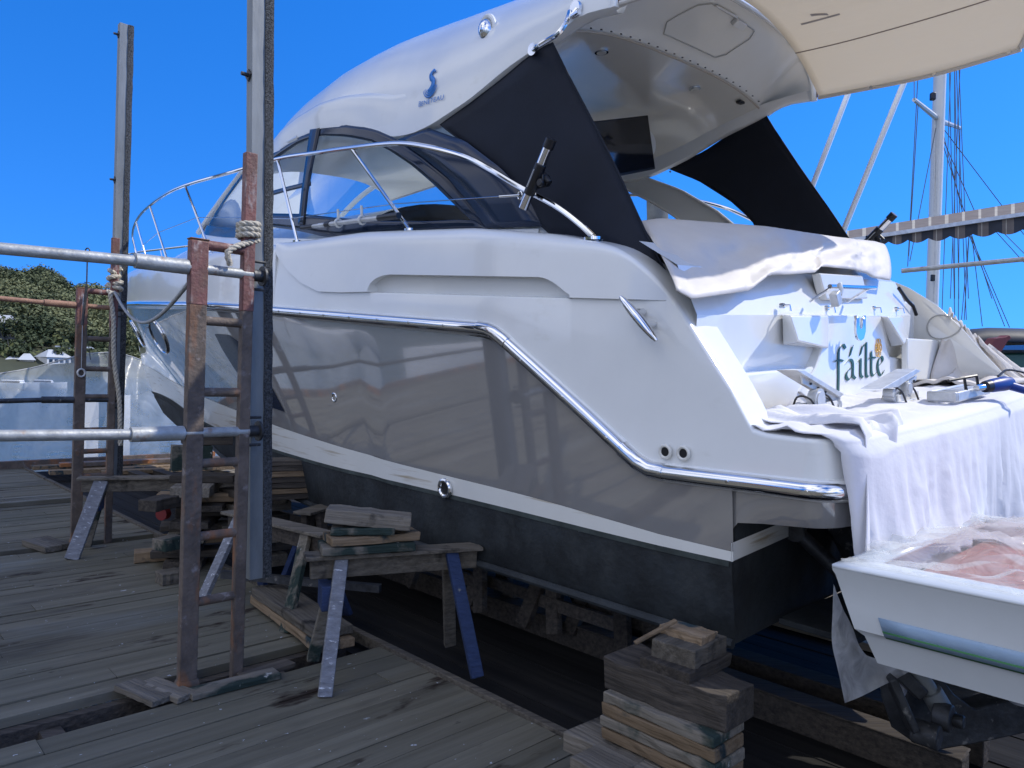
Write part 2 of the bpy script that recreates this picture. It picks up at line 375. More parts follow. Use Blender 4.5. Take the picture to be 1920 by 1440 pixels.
# underwater body
mb=MB()
for sd in (-1,1):
    rows=[]
    for i in range(61):
        s=lerp(0.45,12.4,i/60); zc=interp(CHN,s); zk=min(zc,interp(KEL,s)); zw=interp(WLB,s)
        hc=half(s,zc)*1.0; hc=max(0,hc-0.02); hw=half(s,zw)
        if s>7: hc*=max(0.0,1-((s-7)/5.4)**2*0.75)
        rows.append([Vector((s,0,zk)),Vector((s,sd*hc*0.45,lerp(zk,zc,0.5))),Vector((s,sd*hc*0.82,zc-0.01)),Vector((s,sd*(hc-0.01),zc)),Vector((s,sd*hc,zc+0.012)),Vector((s,sd*lerp(hc,hw,0.5),lerp(zc,zw,0.5))),Vector((s,sd*hw,zw))])
    mb.grid(rows)
    # transom of the lower hull
    r=rows[0]; mb.add([*r,Vector((0.45,0,r[-1].z))],[list(range(len(r)+1))])
HB=mb.build('hull_bottom',ANTI,yacht,smooth=40)
# strakes on the bottom
mb=MB()
for sd in (-1,1):
    pth=[Vector((s,sd*(half(s,interp(CHN,s))*(1-max(0,(s-7)/5.4)**2*0.75) +0.0),interp(CHN,s)+0.005)) for s in frange(0.45,10.5,40)]
    mb.tube(pth,0.022,8)
mb.build('chine_strake',ANTI,yacht)
# boot stripe
mb=MB()
for sd in (-1,1):
    rows=rows_between(WLB,WLT,2,0.44,13.2,70,sd,off=0.003); mb.grid(rows)
    a=rows[0]
mb.add([Vector((0.445,-1.62,-0.35)),Vector((0.445,1.62,-0.35)),Vector((0.445,1.62,-0.27)),Vector((0.445,-1.62,-0.27))],[(0,1,2,3)])
mb.build('boot_stripe',STRP,yacht,smooth=40,fix=False)
# thin dull line under the stripe
mb=MB()
for sd in (-1,1):
    mb.grid(rows_between([(a,b-0.026) for a,b in WLB],[(a,b-0.0) for a,b in WLB],1,0.46,11.8,60,sd,off=0.004))
mb.build('scum_line',mat('scum_line',(0.045,0.058,0.055),0.8,var=0.4,vscale=6),yacht,fix=False)
# grey topsides
mb=MB()
for sd in (-1,1):
    mb.grid(rows_between(WLT,[(a,b-0.045) for a,b in RAIL],10,0.44,13.2,110,sd))
TOP=mb.build('topside',GREY,yacht,smooth=50)
# platform flank (grey, runs aft past the transom and wraps the corner)
def plat_path(n=10,inset=0.0):
    P=[]
    for s in frange(0.9,0.14,8): P.append((s,-1.60+0.0))
    for k in range(1,n+1):
        a=math.pi/2*k/n; P.append((0.14-0.14*math.sin(a),-1.60+0.14*(1-math.cos(a))))
    for y in (-1.0,-0.5,0,0.5,1.0): P.append((-0.06*(1-(y/1.4)**2),y))
    for k in range(n+1):
        a=math.pi/2*(1-k/n); P.append((0.14-0.14*math.sin(a),1.60-0.14*(1-math.cos(a))))
    for s in frange(0.14,0.9,8): P.append((s,1.60))
    return [Vector((a,b,0)) for a,b in P]
pp=plat_path()
def fl_low(p): # lower edge of the grey flank
    if p.x>0.5: return -0.32
    return -0.185+0.035*(1-min(1,max(0,p.x)/0.45))
mb=MB(); rows=[]
for p in pp:
    zl=fl_low(p) if p.x<=0.46 else interp(WLT,p.x)
    rows.append([Vector((p.x,p.y*0.985 if p.x<0.4 else p.y,zl)),Vector((p.x,p.y,lerp(zl,0,0.4))),Vector((p.x,p.y,-0.03))])
mb.grid(rows)
# underside of the overhang
mb.add([Vector((0,-1.45,-0.16)),Vector((0.45,-1.58,-0.185)),Vector((0.45,1.58,-0.185)),Vector((0,1.45,-0.16))],[(0,1,2,3)])
mb.build('platform_flank',GREY,yacht,smooth=50)
# dark recess over the transom stripe
mb=MB(); mb.box((0.46,0,-0.23),(0.02,3.14,0.10)); mb.build('transom_recess',ANTI,yacht)

# rub rail: white base and chrome bead
def rail_pts():
    P=[]
    for s in frange(13.15,2.2,60): P.append(Vector((s,-half(s,interp(RAIL,s)),interp(RAIL,s))))
    P+= [Vector((2.0,-1.63,0.682)),Vector((1.90,-1.63,0.668)),Vector((1.84,-1.63,0.645)),Vector((1.78,-1.63,0.61)),Vector((1.5,-1.625,0.425)),Vector((1.2,-1.62,0.225)),Vector((0.98,-1.62,0.075)),Vector((0.91,-1.62,0.03)),Vector((0.84,-1.62,0.004)),Vector((0.76,-1.62,0.0)),Vector((0.5,-1.61,0.0)),Vector((0.3,-1.60,0.0)),Vector((0.14,-1.60,0.0))]
    for k in range(1,9):
        a=math.pi/2*k/8; P.append(Vector((0.14-0.16*math.sin(a),-1.60+0.16*(1-math.cos(a)),0)))
    P.append(Vector((-0.06,-0.9,0)));P.append(Vector((-0.08,0,0)))
    return P
RP=rail_pts()
def mir(P): return [Vector((p.x,-p.y,p.z)) for p in P]
for nm,P,sd in (('rub_rail',RP,-1),('rub_rail',mir(RP),1)):
    mb=MB(); mb.tube([p+Vector((0,sd*0.016,-0.002)) for p in P],0.037,12)
    rr=mb.build(nm,CHR,yacht)
    mb=MB(); mb.tube([p+Vector((0,-sd*0.004,-0.002)) for p in P],0.046,10); mb.build('rail_base',GEL,yacht)
    if sd<0:
        R2=resample(P[20:],34)
        for p in R2[1:]:
            mb=MB(); mb.disc(p+Vector((0,sd*0.048,0.0)),(0,-1,0),0.007,0.009,8); mb.build('rail_screw',CHR,rr)
        for a,b in ((Vector((1.98,-1.642,0.68)),Vector((1.75,-1.642,0.59))),(Vector((1.0,-1.632,0.09)),Vector((0.76,-1.632,0.0)))):
            seg=[a]+[p+Vector((0,-0.012,0)) for p in P if (min(a.x,b.x)<p.x<max(a.x,b.x))]+[b]
            mb=MB(); mb.tube([q_+Vector((0,-0.005,0)) for q_ in seg],0.041,12); mb.build('corner_sleeve',CHR,rr)

# white bulwark and side moulding (rail up to the gunwale), port and starboard
TOPZ=[(0.02,0.19),(0.30,0.205),(0.36,0.22),(0.46,0.38),(0.75,0.76),(0.86,0.88),(0.97,0.975),(1.08,1.04),(1.2,1.08),(1.5,1.155),(2.11,1.26),(3.22,1.37),(4.4,1.42),(6,1.50),(8,1.58),(10,1.62),(13.2,1.66)]
REC=[(0.8,0.77),(1.44,0.82),(3.09,0.95),(3.4,0.965),(3.7,0.99),(3.95,1.07),(4.15,1.17),(4.35,1.31),(4.4,1.42)]
def rech(s):  # height of the long recess
    if s<1.34 or s>3.06: return 0
    if s<1.55: return 0.088*math.sin((s-1.34)/0.21*math.pi/2)
    if s>2.80: return 0.10*(1-((s-2.80)/0.26)**2)**0.5 if s<3.06 else 0
    return lerp(0.088,0.10,(s-1.55)/1.25)
def side_y(s,z):
    b=br(s) if s<5.5 else half(s,interp(RAIL,s))
    zr=interp(RAIL,s); zt=interp(TOPZ,s)
    fade=max(0,1-max(0,s-5.5)/6)
    tum=0.10*max(0,(z-zr))*fade   # slight tumblehome
    return b+0.005-tum
SS=sorted(set([round(x,3) for x in frange(0.14,13.15,120)+frange(1.3,3.1,60)+frange(0.3,1.3,24)+frange(3.0,4.45,30)]))
def side_rows(sd):
    rows=[]
    for s in SS:
        zr=interp(RAIL,s)+0.02; zt=smoothtab(TOPZ,s,0.05) if s>0.9 else interp(TOPZ,s)
        if 0.8<=s<=4.4 and interp(REC,s)<zt-0.02:
            zc=interp(REC,s); h=rech(s); o=0.022*min(1,(s-0.8)/0.15)*min(1,(zt-zc)/0.05); inn=-0.06 if h>0.004 else o
            zs=[(zr,0),(lerp(zr,zc,0.5),0),(zc-0.012,0),(zc-0.002,0 if h<=0.004 else -0.004),(zc+0.002,inn if h>0.004 else o),(zc+0.006+h*0.5,inn*0.8 if h>0.004 else o),(zc+0.012+h,inn*0.35 if h>0.004 else o),(zc+0.016+h,o)]
            z2=zc+0.016+h
        else:
            z2=zr; zs=[(lerp(zr,zr+max(0.0,(zt-zr))*0.4,k/7),0) for k in range(8)]; z2=zs[-1][0]; o=0
        r=[]
        for z,q in zs: r.append(Vector((s,sd*(side_y(s,z)+q),z)))
        rad=min(lerp(0.025,0.10,max(0,min(1,(s-0.95)/0.5))),(zt-z2)*0.6) if s>0.5 else 0.02
        for k in range(1,4):
            z=lerp(z2,zt-rad,k/3); r.append(Vector((s,sd*(side_y(s,z)+o),z)))
        for k in range(1,6):
            a=math.pi/2*k/5; r.append(Vector((s,sd*(side_y(s,zt-rad)+o-rad*0.9*(1-math.cos(a))),zt-rad+rad*math.sin(a))))
        rows.append(r)
    return rows
for sd in (-1,1):
    mb=MB(); rows=side_rows(sd); mb.grid(rows)
    sdm=mb.build('bulwark',GEL,yacht,smooth=28,fix=True)
    # inner/top strip of the sloping coaming, and side deck
    mb=MB(); rr=[]
    for s,r in zip(SS,rows):
        e=r[-1]
        if s<1.25: wid=lerp(0.17,0.21,max(0,min(1,(s-0.3)/0.5))) if s>0.3 else 0.17
        else: wid=lerp(0.17,0.32,min(1,(s-1.25)/1.2))
        y2=max(0.0,abs(e.y)-wid)
        rr.append([e,Vector((s,sd*max(0,abs(e.y)-wid*0.5),e.z+0.004)),Vector((s,sd*y2,e.z-0.002)),Vector((s,sd*y2,e.z-(0.3 if s>0.85 else 0.55 if s>0.4 else 0.0)))])
    mb.grid(rr); mb.build('coaming_top',GEL,yacht,smooth=40)
    # flat platform corner ahead of the rail
    mb=MB()
    P=[p for p in (pp if sd<0 else mir(pp)) if p.x<=0.15 and sd*p.y>0.9]
    _prof=side_rows(-1)[0]
    zz=[0.02,0.06,0.10,0.15,0.178,0.188]; ins=[0,0.003,0.007,0.012,0.018,0.032]
    rows=[]
    for p in P:
        c=Vector((0.5,0,0)); dr=Vector((p.x-0.6,p.y-sd*1.2,0)); dr.normalize()
        if p.x>0.13: dr=Vector((0,sd,0))
        f=1 if p.x<0.45 else 0.6
        rows.append([Vector((p.x,p.y,q.z))-dr*(1.60-abs(q.y)) for q in _prof]+[Vector((p.x,p.y,_prof[-1].z+0.003))-dr*0.17])
    mb.grid(rows); mb.build('platform_corner',GEL,yacht,smooth=50)
# platform deck and aft face
mb=MB(); mb.box((0.42,0,0.165),(0.82,2.75,0.05)); mb.build('swim_platform',TEAK,yacht,bevel=0.004)
mb=MB(); mb.grid([[Vector((-0.055*(1-(y/1.4)**2),y,0.02)),Vector((-0.055*(1-(y/1.4)**2)+0.01,y,0.19)),Vector((0.12,y,0.194))] for y in frange(-1.2,1.2,12)]); mb.build('platform_edge',GEL,yacht,smooth=50)

# ---- foredeck and trunk
mb=MB(); rows=[]
for s in frange(4.0,13.2,46):
    g=interp(TOPZ,s); hb=max(0,side_y(s,g)-0.30*min(1,(13.3-s)/3))
    crown=0.10+0.32*max(0,min(1,(12.0-s)/3.6))
    r=[]
    for k in range(-8,9):
        y=hb*k/8; r.append(Vector((s,y,g-0.01+crown*(1-abs(k/8)**2.6))))
    rows.append(r)
mb.grid(rows); mb.build('foredeck',GEL,yacht,smooth=60)

# ---- hardtop
ZLOW=[(1.30,2.34),(1.54,2.37),(1.79,2.305),(2.12,2.235),(2.45,2.13),(2.82,2.055),(3.05,2.045),(3.31,2.075),(3.61,2.19),(4.0,2.31),(4.39,2.385),(4.9,2.425),(5.3,2.42),(5.9,2.36),(6.4,2.30)]
YED=[(1.3,1.20),(1.6,1.22),(2.8,1.27),(3.6,1.24),(4.4,1.19),(5.3,1.08),(5.9,0.97),(6.4,0.86)]
ZCR=[(1.30,2.74),(1.54,2.80),(2.31,2.955),(2.83,3.02),(3.44,3.09),(4.17,3.08),(5.05,2.99),(5.46,2.91),(5.93,2.81),(6.4,2.68)]
def hsec(s,k,n=20,sh=0):
    a=math.pi*k/n; ye=interp(YED,s); zl=smoothtab(ZLOW,s,0.06); zc=smoothtab(ZCR,s,0.25)
    ca=math.cos(a); sa=math.sin(a)
    y=-ye*(abs(ca)**0.62)*(1 if ca>0 else -1); z=zl+(zc-zl)*sa**0.95
    return Vector((s,y*(1-sh*0.03),z-sh*0.04))
def hs_s(s,k,n=20):   # aft edge rakes with height
    return s
mb=MB(); rows=[]
for s in frange(1.34,6.4,60):
    rows.append([hsec(s,k) for k in range(21)])
mb.grid(rows)
HT=mb.build('hardtop',GEL,yacht,smooth=60)
# shoulder crease panel of the hardtop (raised band following the window arch)
mb=MB(); o1=[]; o2=[]
for s in frange(2.95,6.3,40):
    a=hsec(s,0.0); ye=interp(YED,s)
    b=[hsec(s,x) for x in (0.06,0.9,1.5,1.75,1.95)]
    offs=[0.0,0.022,0.030,0.026,-0.006]
    tp_=min(1,(s-2.95)/0.9); mb_row=[Vector((p.x,p.y-o*0.9*tp_+(1-tp_)*0.01,p.z+o*0.35*tp_-(1-tp_)*0.004)) for p,o in zip(b,offs)]
    o1.append(mb_row)
mb.grid(o1); mb.grid([[Vector((p.x,-p.y,p.z)) for p in r] for r in o1]); mb.build('arch_moulding',GEL,HT,smooth=60)
# under side: ceiling
def ceil_z(s,y):
    c=interp([(1.7,2.47),(2.2,2.46),(3.0,2.47),(5,2.55),(6.3,2.5)],s); e=smoothtab(ZLOW,s,0.06)+0.015
    ye=interp(YED,s)-0.02; t=min(1,abs(y)/ye)
    return lerp(c,e,t**3.2)
mb=MB(); rows=[]
for s in frange(1.72,6.35,40):
    ye=interp(YED,s)-0.015; rows.append([Vector((s,ye*k/12,ceil_z(s,ye*k/12))) for k in range(-12,13)])
mb.grid(rows); mb.build('ceiling',GELI,HT,smooth=60)
# side return of the hardtop lower edge (its visible thickness)
mb=MB()
for sd in (-1,1):
    rows=[]
    for s in frange(1.34,5.3,50):
        p=hsec(s,0); zl=p.z; ye=abs(p.y); rows.append([Vector((s,sd*ye,zl)),Vector((s,sd*(ye-0.035),zl-0.022)),Vector((s,sd*(ye-0.08),zl-0.012)),Vector((s,sd*(ye-0.12),max(zl,ceil_z(max(1.72,s),ye-0.12))+0.01))])
    mb.grid(rows)
mb.build('roof_edge',GEL,HT,smooth=50)
# aft valance panel, from ceiling up to the rolled aft edge
mb=MB(); rows=[]
for t in frange(0,1,8):
    r=[]
    for k in range(-14,15):
        y=1.19*k/14; zc=smoothtab(ZCR,1.34,0.1); 
        # height of the outer skin at this y on the aft station
        sk=[hsec(1.34,q) for q in [x*0.25 for x in range(81)]]
        zs=min(sk,key=lambda v:abs(v.y-y)).z
        z=lerp(ceil_z(1.74,y),zs-0.015,t**0.8); r.append(Vector((lerp(1.74,1.345,t),y,z)))
    rows.append(r)
mb.grid(rows); VAL=mb.build('valance_panel',GELI,HT,smooth=60)
# rolled aft edge
mb=MB(); E_=[hsec(1.34,k*0.5) for k in range(41)]
mb.tube([Vector((1.335,p.y,p.z-0.012)) for p in E_],0.024,10); mb.build('aft_edge_roll',GEL,HT)
mb=MB(); mb.tube([Vector((1.31,p.y*0.995,p.z+0.008)) for p in E_],0.006,6); mb.build('edge_piping',mat('brown_piping',(0.12,0.07,0.05),0.7),HT)
# joint strip with screws
mb=MB(); mb.tube([Vector((1.735,1.13*k/14,ceil_z(1.74,1.13*k/14)-0.002)) for k in range(-14,15)],0.008,6); JS=mb.build('joint_strip',mat('sealant',(0.45,0.40,0.33),0.7),VAL)
mb=MB()
for k in range(-11,12):
    y=1.05*k/11; mb.disc((1.70,y,lerp(ceil_z(1.74,y),2.6,0.07)-0.004),(0.2,0,-1),0.007,0.006,8)
mb.build('joint_screws',STEE,VAL)
# hatch in the valance panel
vz=lambda s,y:lerp(ceil_z(1.74,y),min([hsec(1.34,x*0.25) for x in range(81)],key=lambda v:abs(v.y-y)).z-0.015,max(0,(1.74-s)/0.395)**0.8)
def vpt(s,y,o=0.006): return Vector((s-o*0.6,y,vz(s,y)-o))
hat=[(1.66,-0.28),(1.66,0.34),(1.62,0.42),(1.48,0.50),(1.43,0.47),(1.42,-0.10),(1.46,-0.20),(1.6,-0.33)]
loop=[]
for (a,b),(c,d) in zip(hat,hat[1:]+hat[:1]):
    for t in frange(0,1,5)[:-1]: loop.append(vpt(lerp(a,c,t),lerp(b,d,t)))
mb=MB(); mb.tube(loop,0.0035,6,closed=True); mb.build('hatch_seam',mat('seam',(0.42,0.41,0.38),0.6),VAL)
mb=MB(); c=vpt(1.44,0.27,0.015); mb.box(c,(0.045,0.13,0.03),(Vector((1,0,-0.7)).normalized(),Vector((0,1,0)),Vector((0.7,0,1)).normalized()))
mb.tube([vpt(1.415,-0.06,0.012),vpt(1.415,0.2,0.012)],0.008,8)
mb.build('hatch_latch',mat('white_plastic',(0.7,0.7,0.68),0.3),VAL,bevel=0.006)
for y in (-0.55,0.55):
    mb=MB(); z=ceil_z(1.95,y); mb.disc((1.95,y,z+0.002),(0,0,-1),0.045,0.012,20); l=mb.build('ceiling_light',CHR,HT)
    mb=MB(); mb.disc((1.95,y,z-0.010),(0,0,-1),0.032,0.004,16); mb.build('lens',mat('lamp_lens',(0.6,0.6,0.56),0.2),l)
mb=MB(); mb.box((1.80,0.95,ceil_z(1.8,0.95)-0.012),(0.04,0.07,0.02)); mb.build('black_clip',BLK,HT,bevel=0.004)

# ---- cabin glazing (base and top lines of the glass)
GB=[(1.84,-1.29,1.24),(2.4,-1.31,1.30),(3.2,-1.32,1.37),(4.2,-1.31,1.45),(5.1,-1.24,1.56),(6.0,-1.12,1.68),(6.9,-0.99,1.80),(7.95,-0.80,1.97),(8.3,-0.4,1.99),(8.4,0,2.0)]
GT=[(2.82,-1.24,2.06),(3.0,-1.24,2.06),(3.3,-1.24,2.09),(3.9,-1.21,2.28),(4.5,-1.16,2.39),(5.1,-1.08,2.43),(5.7,-0.97,2.50),(6.2,-0.85,2.60),(6.38,-0.4,2.66),(6.4,0,2.68)]
gb=cr_spline(GB,6); gt=cr_spline(GT,6)
def gl(i,t,o=0):
    a,b=gb[i],gt[i]; p=a.lerp(b,t); p=p+Vector((0,-0.03*math.sin(math.pi*t),0)) if abs(p.y)>0.3 else p
    return p+Vector((0,-o,o*0.2))
N_=len(gb)
mb=MB(); rows=[[gl(i,t) for t in frange(0,1,6)] for i in range(N_)]; mb.grid(rows); mb.grid([mir(r) for r in rows]); CG=mb.build('cabin_window',WGLS,yacht,smooth=60)
# dark surround, drawn on the side of the house
def gy(px,py,o=0.008):   # point on the port glazing plane seen at a measured spot
    p=on(px,py,1,-1.29)
    for _ in range(4):
        zb=interp([(q.x,q.z) for q in gb],p.x); zt=interp([(q.x,q.z) for q in gt],p.x); yb=interp([(q.x,q.y) for q in gb],p.x); yt=interp([(q.x,q.y) for q in gt],p.x)
        t=max(-0.1,min(1.15,(p.z-zb)/max(0.1,zt-zb))); y=lerp(yb,yt,t)-0.03*math.sin(math.pi*max(0,min(1,t)))-o
        p=on(px,py,1,y)
    return p
def band(A,B,name,m,n=24,parent=yacht,o=0.008,mirror=False,th=0.012):
    A=resample([gy(*q,o) for q in A],n); B=resample([gy(*q,o) for q in B],n)
    mb=MB(); rows=[[a,a.lerp(b,.33),a.lerp(b,.66),b] for a,b in zip(A,B)]; mb.grid(rows)
    if mirror: mb.grid([mir(r) for r in rows])
    return mb.build(name,m,parent,smooth=50,solid=th)
arcO=[(490,288),(518,266),(560,248),(600,238),(650,234),(700,241),(747,262),(800,300),(840,333),(880,380),(915,428)]
arcI=[(490,320),(518,297),(560,268),(600,254),(650,256),(700,266),(735,285),(775,312),(813,345),(847,378),(884,413)]
band(arcO,arcI,'window_surround',DGLS)
band([(497,400),(567,401),(640,409),(720,414),(797,415),(884,411),(915,428)],[(497,424),(560,433),(600,442),(640,448),(740,438),(830,430),(915,428)],'window_sill',DGLS)
band([(747,262),(800,300),(840,333),(880,380),(913,428)],[(806,241),(872,264),(938,314),(988,366),(1026,424)],'dark_side_panel',mat('navy_gloss_panel',(0.008,0.02,0.05),0.2,spec=0.4),o=0.016)
band([(583,238),(574,300),(566,360),(560,420)],[(601,238),(588,300),(577,360),(571,420)],'window_mullion',DGLS,o=0.014)
band([(497,362),(540,350),(582,340)],[(497,370),(540,358),(582,348)],'window_bar',DGLS,o=0.010)
# white frame of the windscreen edge
mb=MB(); P=[gl(i,1.0,0.0)+Vector((0,0,0.01)) for i in range(int(N_*0.52),N_)]
mb.tube(P,0.03,8); mb.tube([Vector((p.x,-p.y,p.z)) for p in P],0.03,8)
A_=[Vector((8.05,-0.80,2.0)),Vector((7.45,-0.80,2.24)),Vector((6.88,-0.80,2.45)),Vector((6.2,-0.85,2.62))]
mb.tube(cr_spline(A_,6),0.032,8); mb.tube(cr_spline(mir(A_),6),0.032,8)
mb.build('windscreen_frame',GEL,yacht)
# dark lower edge of the windscreen
mb=MB(); rows=[[gl(i,t,0.006) for t in (0,0.05,0.12)] for i in range(int(N_*0.5),N_)]; mb.grid(rows); mb.grid([mir(r) for r in rows]); mb.build('windscreen_mask',DGLS,yacht)
# white foot of the house and starboard inner structure
mb=MB()
rows=[]
for i in range(N_):
    p=gb[i]; rows.append([Vector((p.x+0.0,p.y,p.z+0.004)),Vector((p.x,p.y-0.012,p.z-0.05)),Vector((p.x,p.y-0.03,p.z-0.35))])
mb.grid(rows); mb.grid([mir(r) for r in rows]); mb.build('house_side',GEL,yacht,smooth=50)
# starboard arch: the mirror of the side panel, white inside and dark outside
A=resample([gy(*q,0.0) for q in [(747,262),(800,300),(840,333),(880,380),(930,440)]],16); Bp=resample([gy(*q,0.0) for q in [(796,240),(860,268),(925,318),(975,368),(1040,446)]],16)
mb=MB(); rows=[[Vector((a.x,-a.y-0.05,a.z)),Vector((a.x,-a.y-0.02,a.z)),Vector((b.x,-b.y-0.02,b.z)),Vector((b.x,-b.y-0.05,b.z))] for a,b in zip(A,Bp)]; mb.grid(rows); mb.build('side_arch',GELI,yacht,smooth=40,solid=0.02)
mb=MB(); rows=[[Vector((a.x,-a.y+0.012,a.z)),Vector((b.x,-b.y+0.012,b.z))] for a,b in zip(A,Bp)]; mb.grid(rows); mb.build('dark_side_panel',DGLS,yacht)
mb=MB(); rows=[[Vector((a.x,a.y+0.03,a.z)),Vector((b.x,b.y+0.03,b.z))] for a,b in zip(A,Bp)]; mb.grid(rows); mb.build('side_arch',GELI,yacht,solid=0.02)
# interior: dash, white cabin furniture seen through the glass
mb=MB(); mb.box((6.2,0,1.45),(2.0,1.7,0.3)); mb.build('cabin_interior',mat('cabin_lining',(0.35,0.34,0.32),0.7),yacht,bevel=0.04)
mb=MB()
for q in ((4.6,1.14),): mb.bar((q[0],q[1],1.3),(q[0]+0.02,q[1]-0.04,2.45),0.05,0.08)
mb.build('window_post',GELI,yacht)
mb=MB(); mb.box((4.4,0,1.2),(4.6,2.4,0.04)); mb.build('cabin_floor',mat('cabin_sole',(0.2,0.17,0.14),0.6),yacht)

# ---- aft cockpit bulkhead (the transom wall) and its fittings
def tp(px,py,x=0.62): return on(px,py,0,x)
XT=0.62
mb=MB(); rows=[]
for y in [lerp(-1.52,1.06,k/30) for k in range(31)]:
    bul=0.05*(1-(min(1,abs(y-0.25)/1.3))**2)
    if y<-1.25: bul-=0.02
    rows.append([Vector((0.95-bul,y,1.06)),Vector((0.74-bul,y,0.93)),Vector((0.655-bul,y,0.735)),Vector((0.64-bul,y,0.70)),Vector((0.66-bul,y,0.45)),Vector((0.70-bul,y,0.18))])
mb.grid(rows); TW=mb.build('transom_wall',GEL,yacht,smooth=25)
# port step moulding
mb=MB(); mb.prism([(0.585,-1.40,0.19),(0.585,-0.50,0.19),(0.585,-0.50,0.425),(0.585,-1.40,0.425)],(0.14,0,0)); mb.build('transom_step',GEL,TW,bevel=0.012)
# centre panel that carries the name
def pprism(name,pts,x,dx,m,parent,bevel=0.01,tx=None,smooth=35):
    mb=MB(); P=[tp(a,b,x) for a,b in pts]; mb.prism(P,(dx,0,0)); return mb.build(name,m,parent,bevel=bevel,smooth=smooth)
XP=0.572
CP=pprism('name_panel',[(1541,590),(1652,592),(1662,650),(1668,668),(1692,672),(1700,736),(1640,752),(1520,752),(1500,735),(1530,690),(1541,655)],XP,0.07,GEL,TW,0.008)
mb=MB(); a=[tp(*q,0.60) for q in ((1537,512),(1618,517),(1628,560),(1550,562))]; mb.prism(a,(0.05,0,0)); mb.build('handle_niche',GELI,TW,bevel=0.008)
# fender boxes: faceted pods either side
def pod(name,face,base,xf,xb):
    F=[tp(*q,xf) for q in face]; Bk=[tp(*q,xb) for q in base]; n=len(F)
    mb=MB(); mb.add(F+Bk,[tuple(range(n))]+[(i,n+i,n+(i+1)%n,(i+1)%n) for i in range(n)]); return mb.build(name,GEL,TW,bevel=0.008,smooth=30)
pod('locker_pod',[(1482,592),(1551,592),(1549,652),(1497,640)],[(1467,589),(1556,589),(1556,654),(1469,646)],0.515,0.61)
pod('locker_pod',[(1664,594),(1692,594),(1703,636),(1696,646)],[(1650,592),(1692,592),(1704,650),(1672,650)],0.51,0.60)
# grab handle
mb=MB(); h1,h2=tp(1556,537,0.47),tp(1641,540,0.47)
mb.tube([h1,h2],0.012,10)
for f in (0.06,0.86):
    p=h1.lerp(h2,f); mb.tube([p,Vector((0.60,p.y+0.02,p.z-0.07))],0.008,8)
mb.build('grab_handle',CHR,TW)
mb=MB(); a=tp(1574,536,0.46); mb.tube([a+Vector((0,0,0.015)),a+Vector((-0.01,0,-0.02)),a+Vector((-0.01,-0.02,-0.05))],0.012,8); c=tp(1567,560,0.45); mb.box(c,(0.04,0.055,0.07),(Vector((1,0,0)),Vector((0,1,0.5)).normalized(),Vector((0,-0.5,1)).normalized())); mb.build('shower_head',ALU,TW,bevel=0.006)
for q in ((1470,573),(1554,577),(1641,578),(1684,579.5)):
    mb=MB(); p=tp(*q,0.60); mb.disc(p+Vector((0.02,0,0)),(-1,0,0),0.014,0.02,10); mb.tube([p,p+Vector((-0.03,0,0)),p+Vector((-0.035,0,-0.03))],0.006,6); mb.build('snap_hook',CHR,TW)
# U shaped stainless bracket
mb=MB(); c=tp(1610,614,0.49)
U_=[(0,-0.055,0.06),(0,-0.055,-0.02),(0,-0.035,-0.055),(0,0,-0.065),(0,0.035,-0.055),(0,0.055,-0.02),(0,0.055,0.06)]
mb.grid([[c+Vector((0,a*1.15,b*1.1)) for _,a,b in U_],[c+Vector((-0.012,a*1.15,b*1.1)) for _,a,b in U_],[c+Vector((-0.012,a*0.45,b*0.5+0.022)) for _,a,b in U_],[c+Vector((0,a*0.45,b*0.5+0.022)) for _,a,b in U_]])
mb.build('ski_tow_bracket',CHR,CP,solid=0.006)
# ---- lettering: broad-nib strokes laid on the panel
def nib(strokes,org,sx,sz,x,ang=35,wid=0.16,wid_m=1.0):
    """strokes in letter units -> thin slabs on the plane x (boat), letters read from astern (+y to the right)"""
    mb=MB(); a=R(ang); nx,nz=math.cos(a)*wid/2,math.sin(a)*wid/2
    for st in strokes:
        k=1.0
        if isinstance(st,tuple): k,st=st
        pts=[Vector((p[0],p[1],0)) for p in st]
        P=cr_spline(pts,6) if len(pts)>2 else resample(pts,4)
        A=[];B=[]
        for p in P:
            A.append((p.x-nx*k,p.y-nz*k)); B.append((p.x+nx*k,p.y+nz*k))
        f=lambda q,dx:Vector((x-dx,org[0]+q[0]*sx,org[1]+q[1]*sz))
        rows=[[f(a_,0),f(a_,0.004),f(b_,0.004),f(b_,0)] for a_,b_ in zip(A,B)]
        mb.grid(rows)
    return mb
F_=[[(0.28,-0.55),(0.30,0.2),(0.30,1.2),(0.36,1.62),(0.62,1.82),(0.80,1.62)],(0.9,[(0.0,1.0),(0.34,1.06),(0.62,0.98)])]
A_l=[[(0.12,0.85),(0.38,1.02),(0.60,0.92),(0.66,0.6),(0.66,0.18),(0.84,0.0)],[(0.64,0.62),(0.30,0.48),(0.14,0.22),(0.28,0.0),(0.48,0.06),(0.66,0.24)]]
ACC=[[(0.42,1.22),(0.62,1.72)]]
I_=[[(0.05,0.86),(0.22,1.0),(0.26,0.85),(0.26,0.18),(0.42,0.0)]]
L_=[[(0.05,1.66),(0.24,1.84),(0.27,1.6),(0.27,0.18),(0.44,0.0)]]
T_=[[(0.22,1.36),(0.24,0.9),(0.24,0.25),(0.38,0.02),(0.62,0.14)],(0.9,[(0.0,0.98),(0.28,1.02),(0.58,0.98)])]
E_l=[[(0.16,0.52),(0.52,0.74),(0.48,0.98),(0.28,0.98),(0.12,0.72),(0.12,0.34),(0.28,0.02),(0.46,0.0),(0.64,0.2)]]
def sh(L,dx): return [((k[0],[(a+dx,b) for a,b in k[1]]) if isinstance(k,tuple) else [(a+dx,b) for a,b in k]) for k in L]
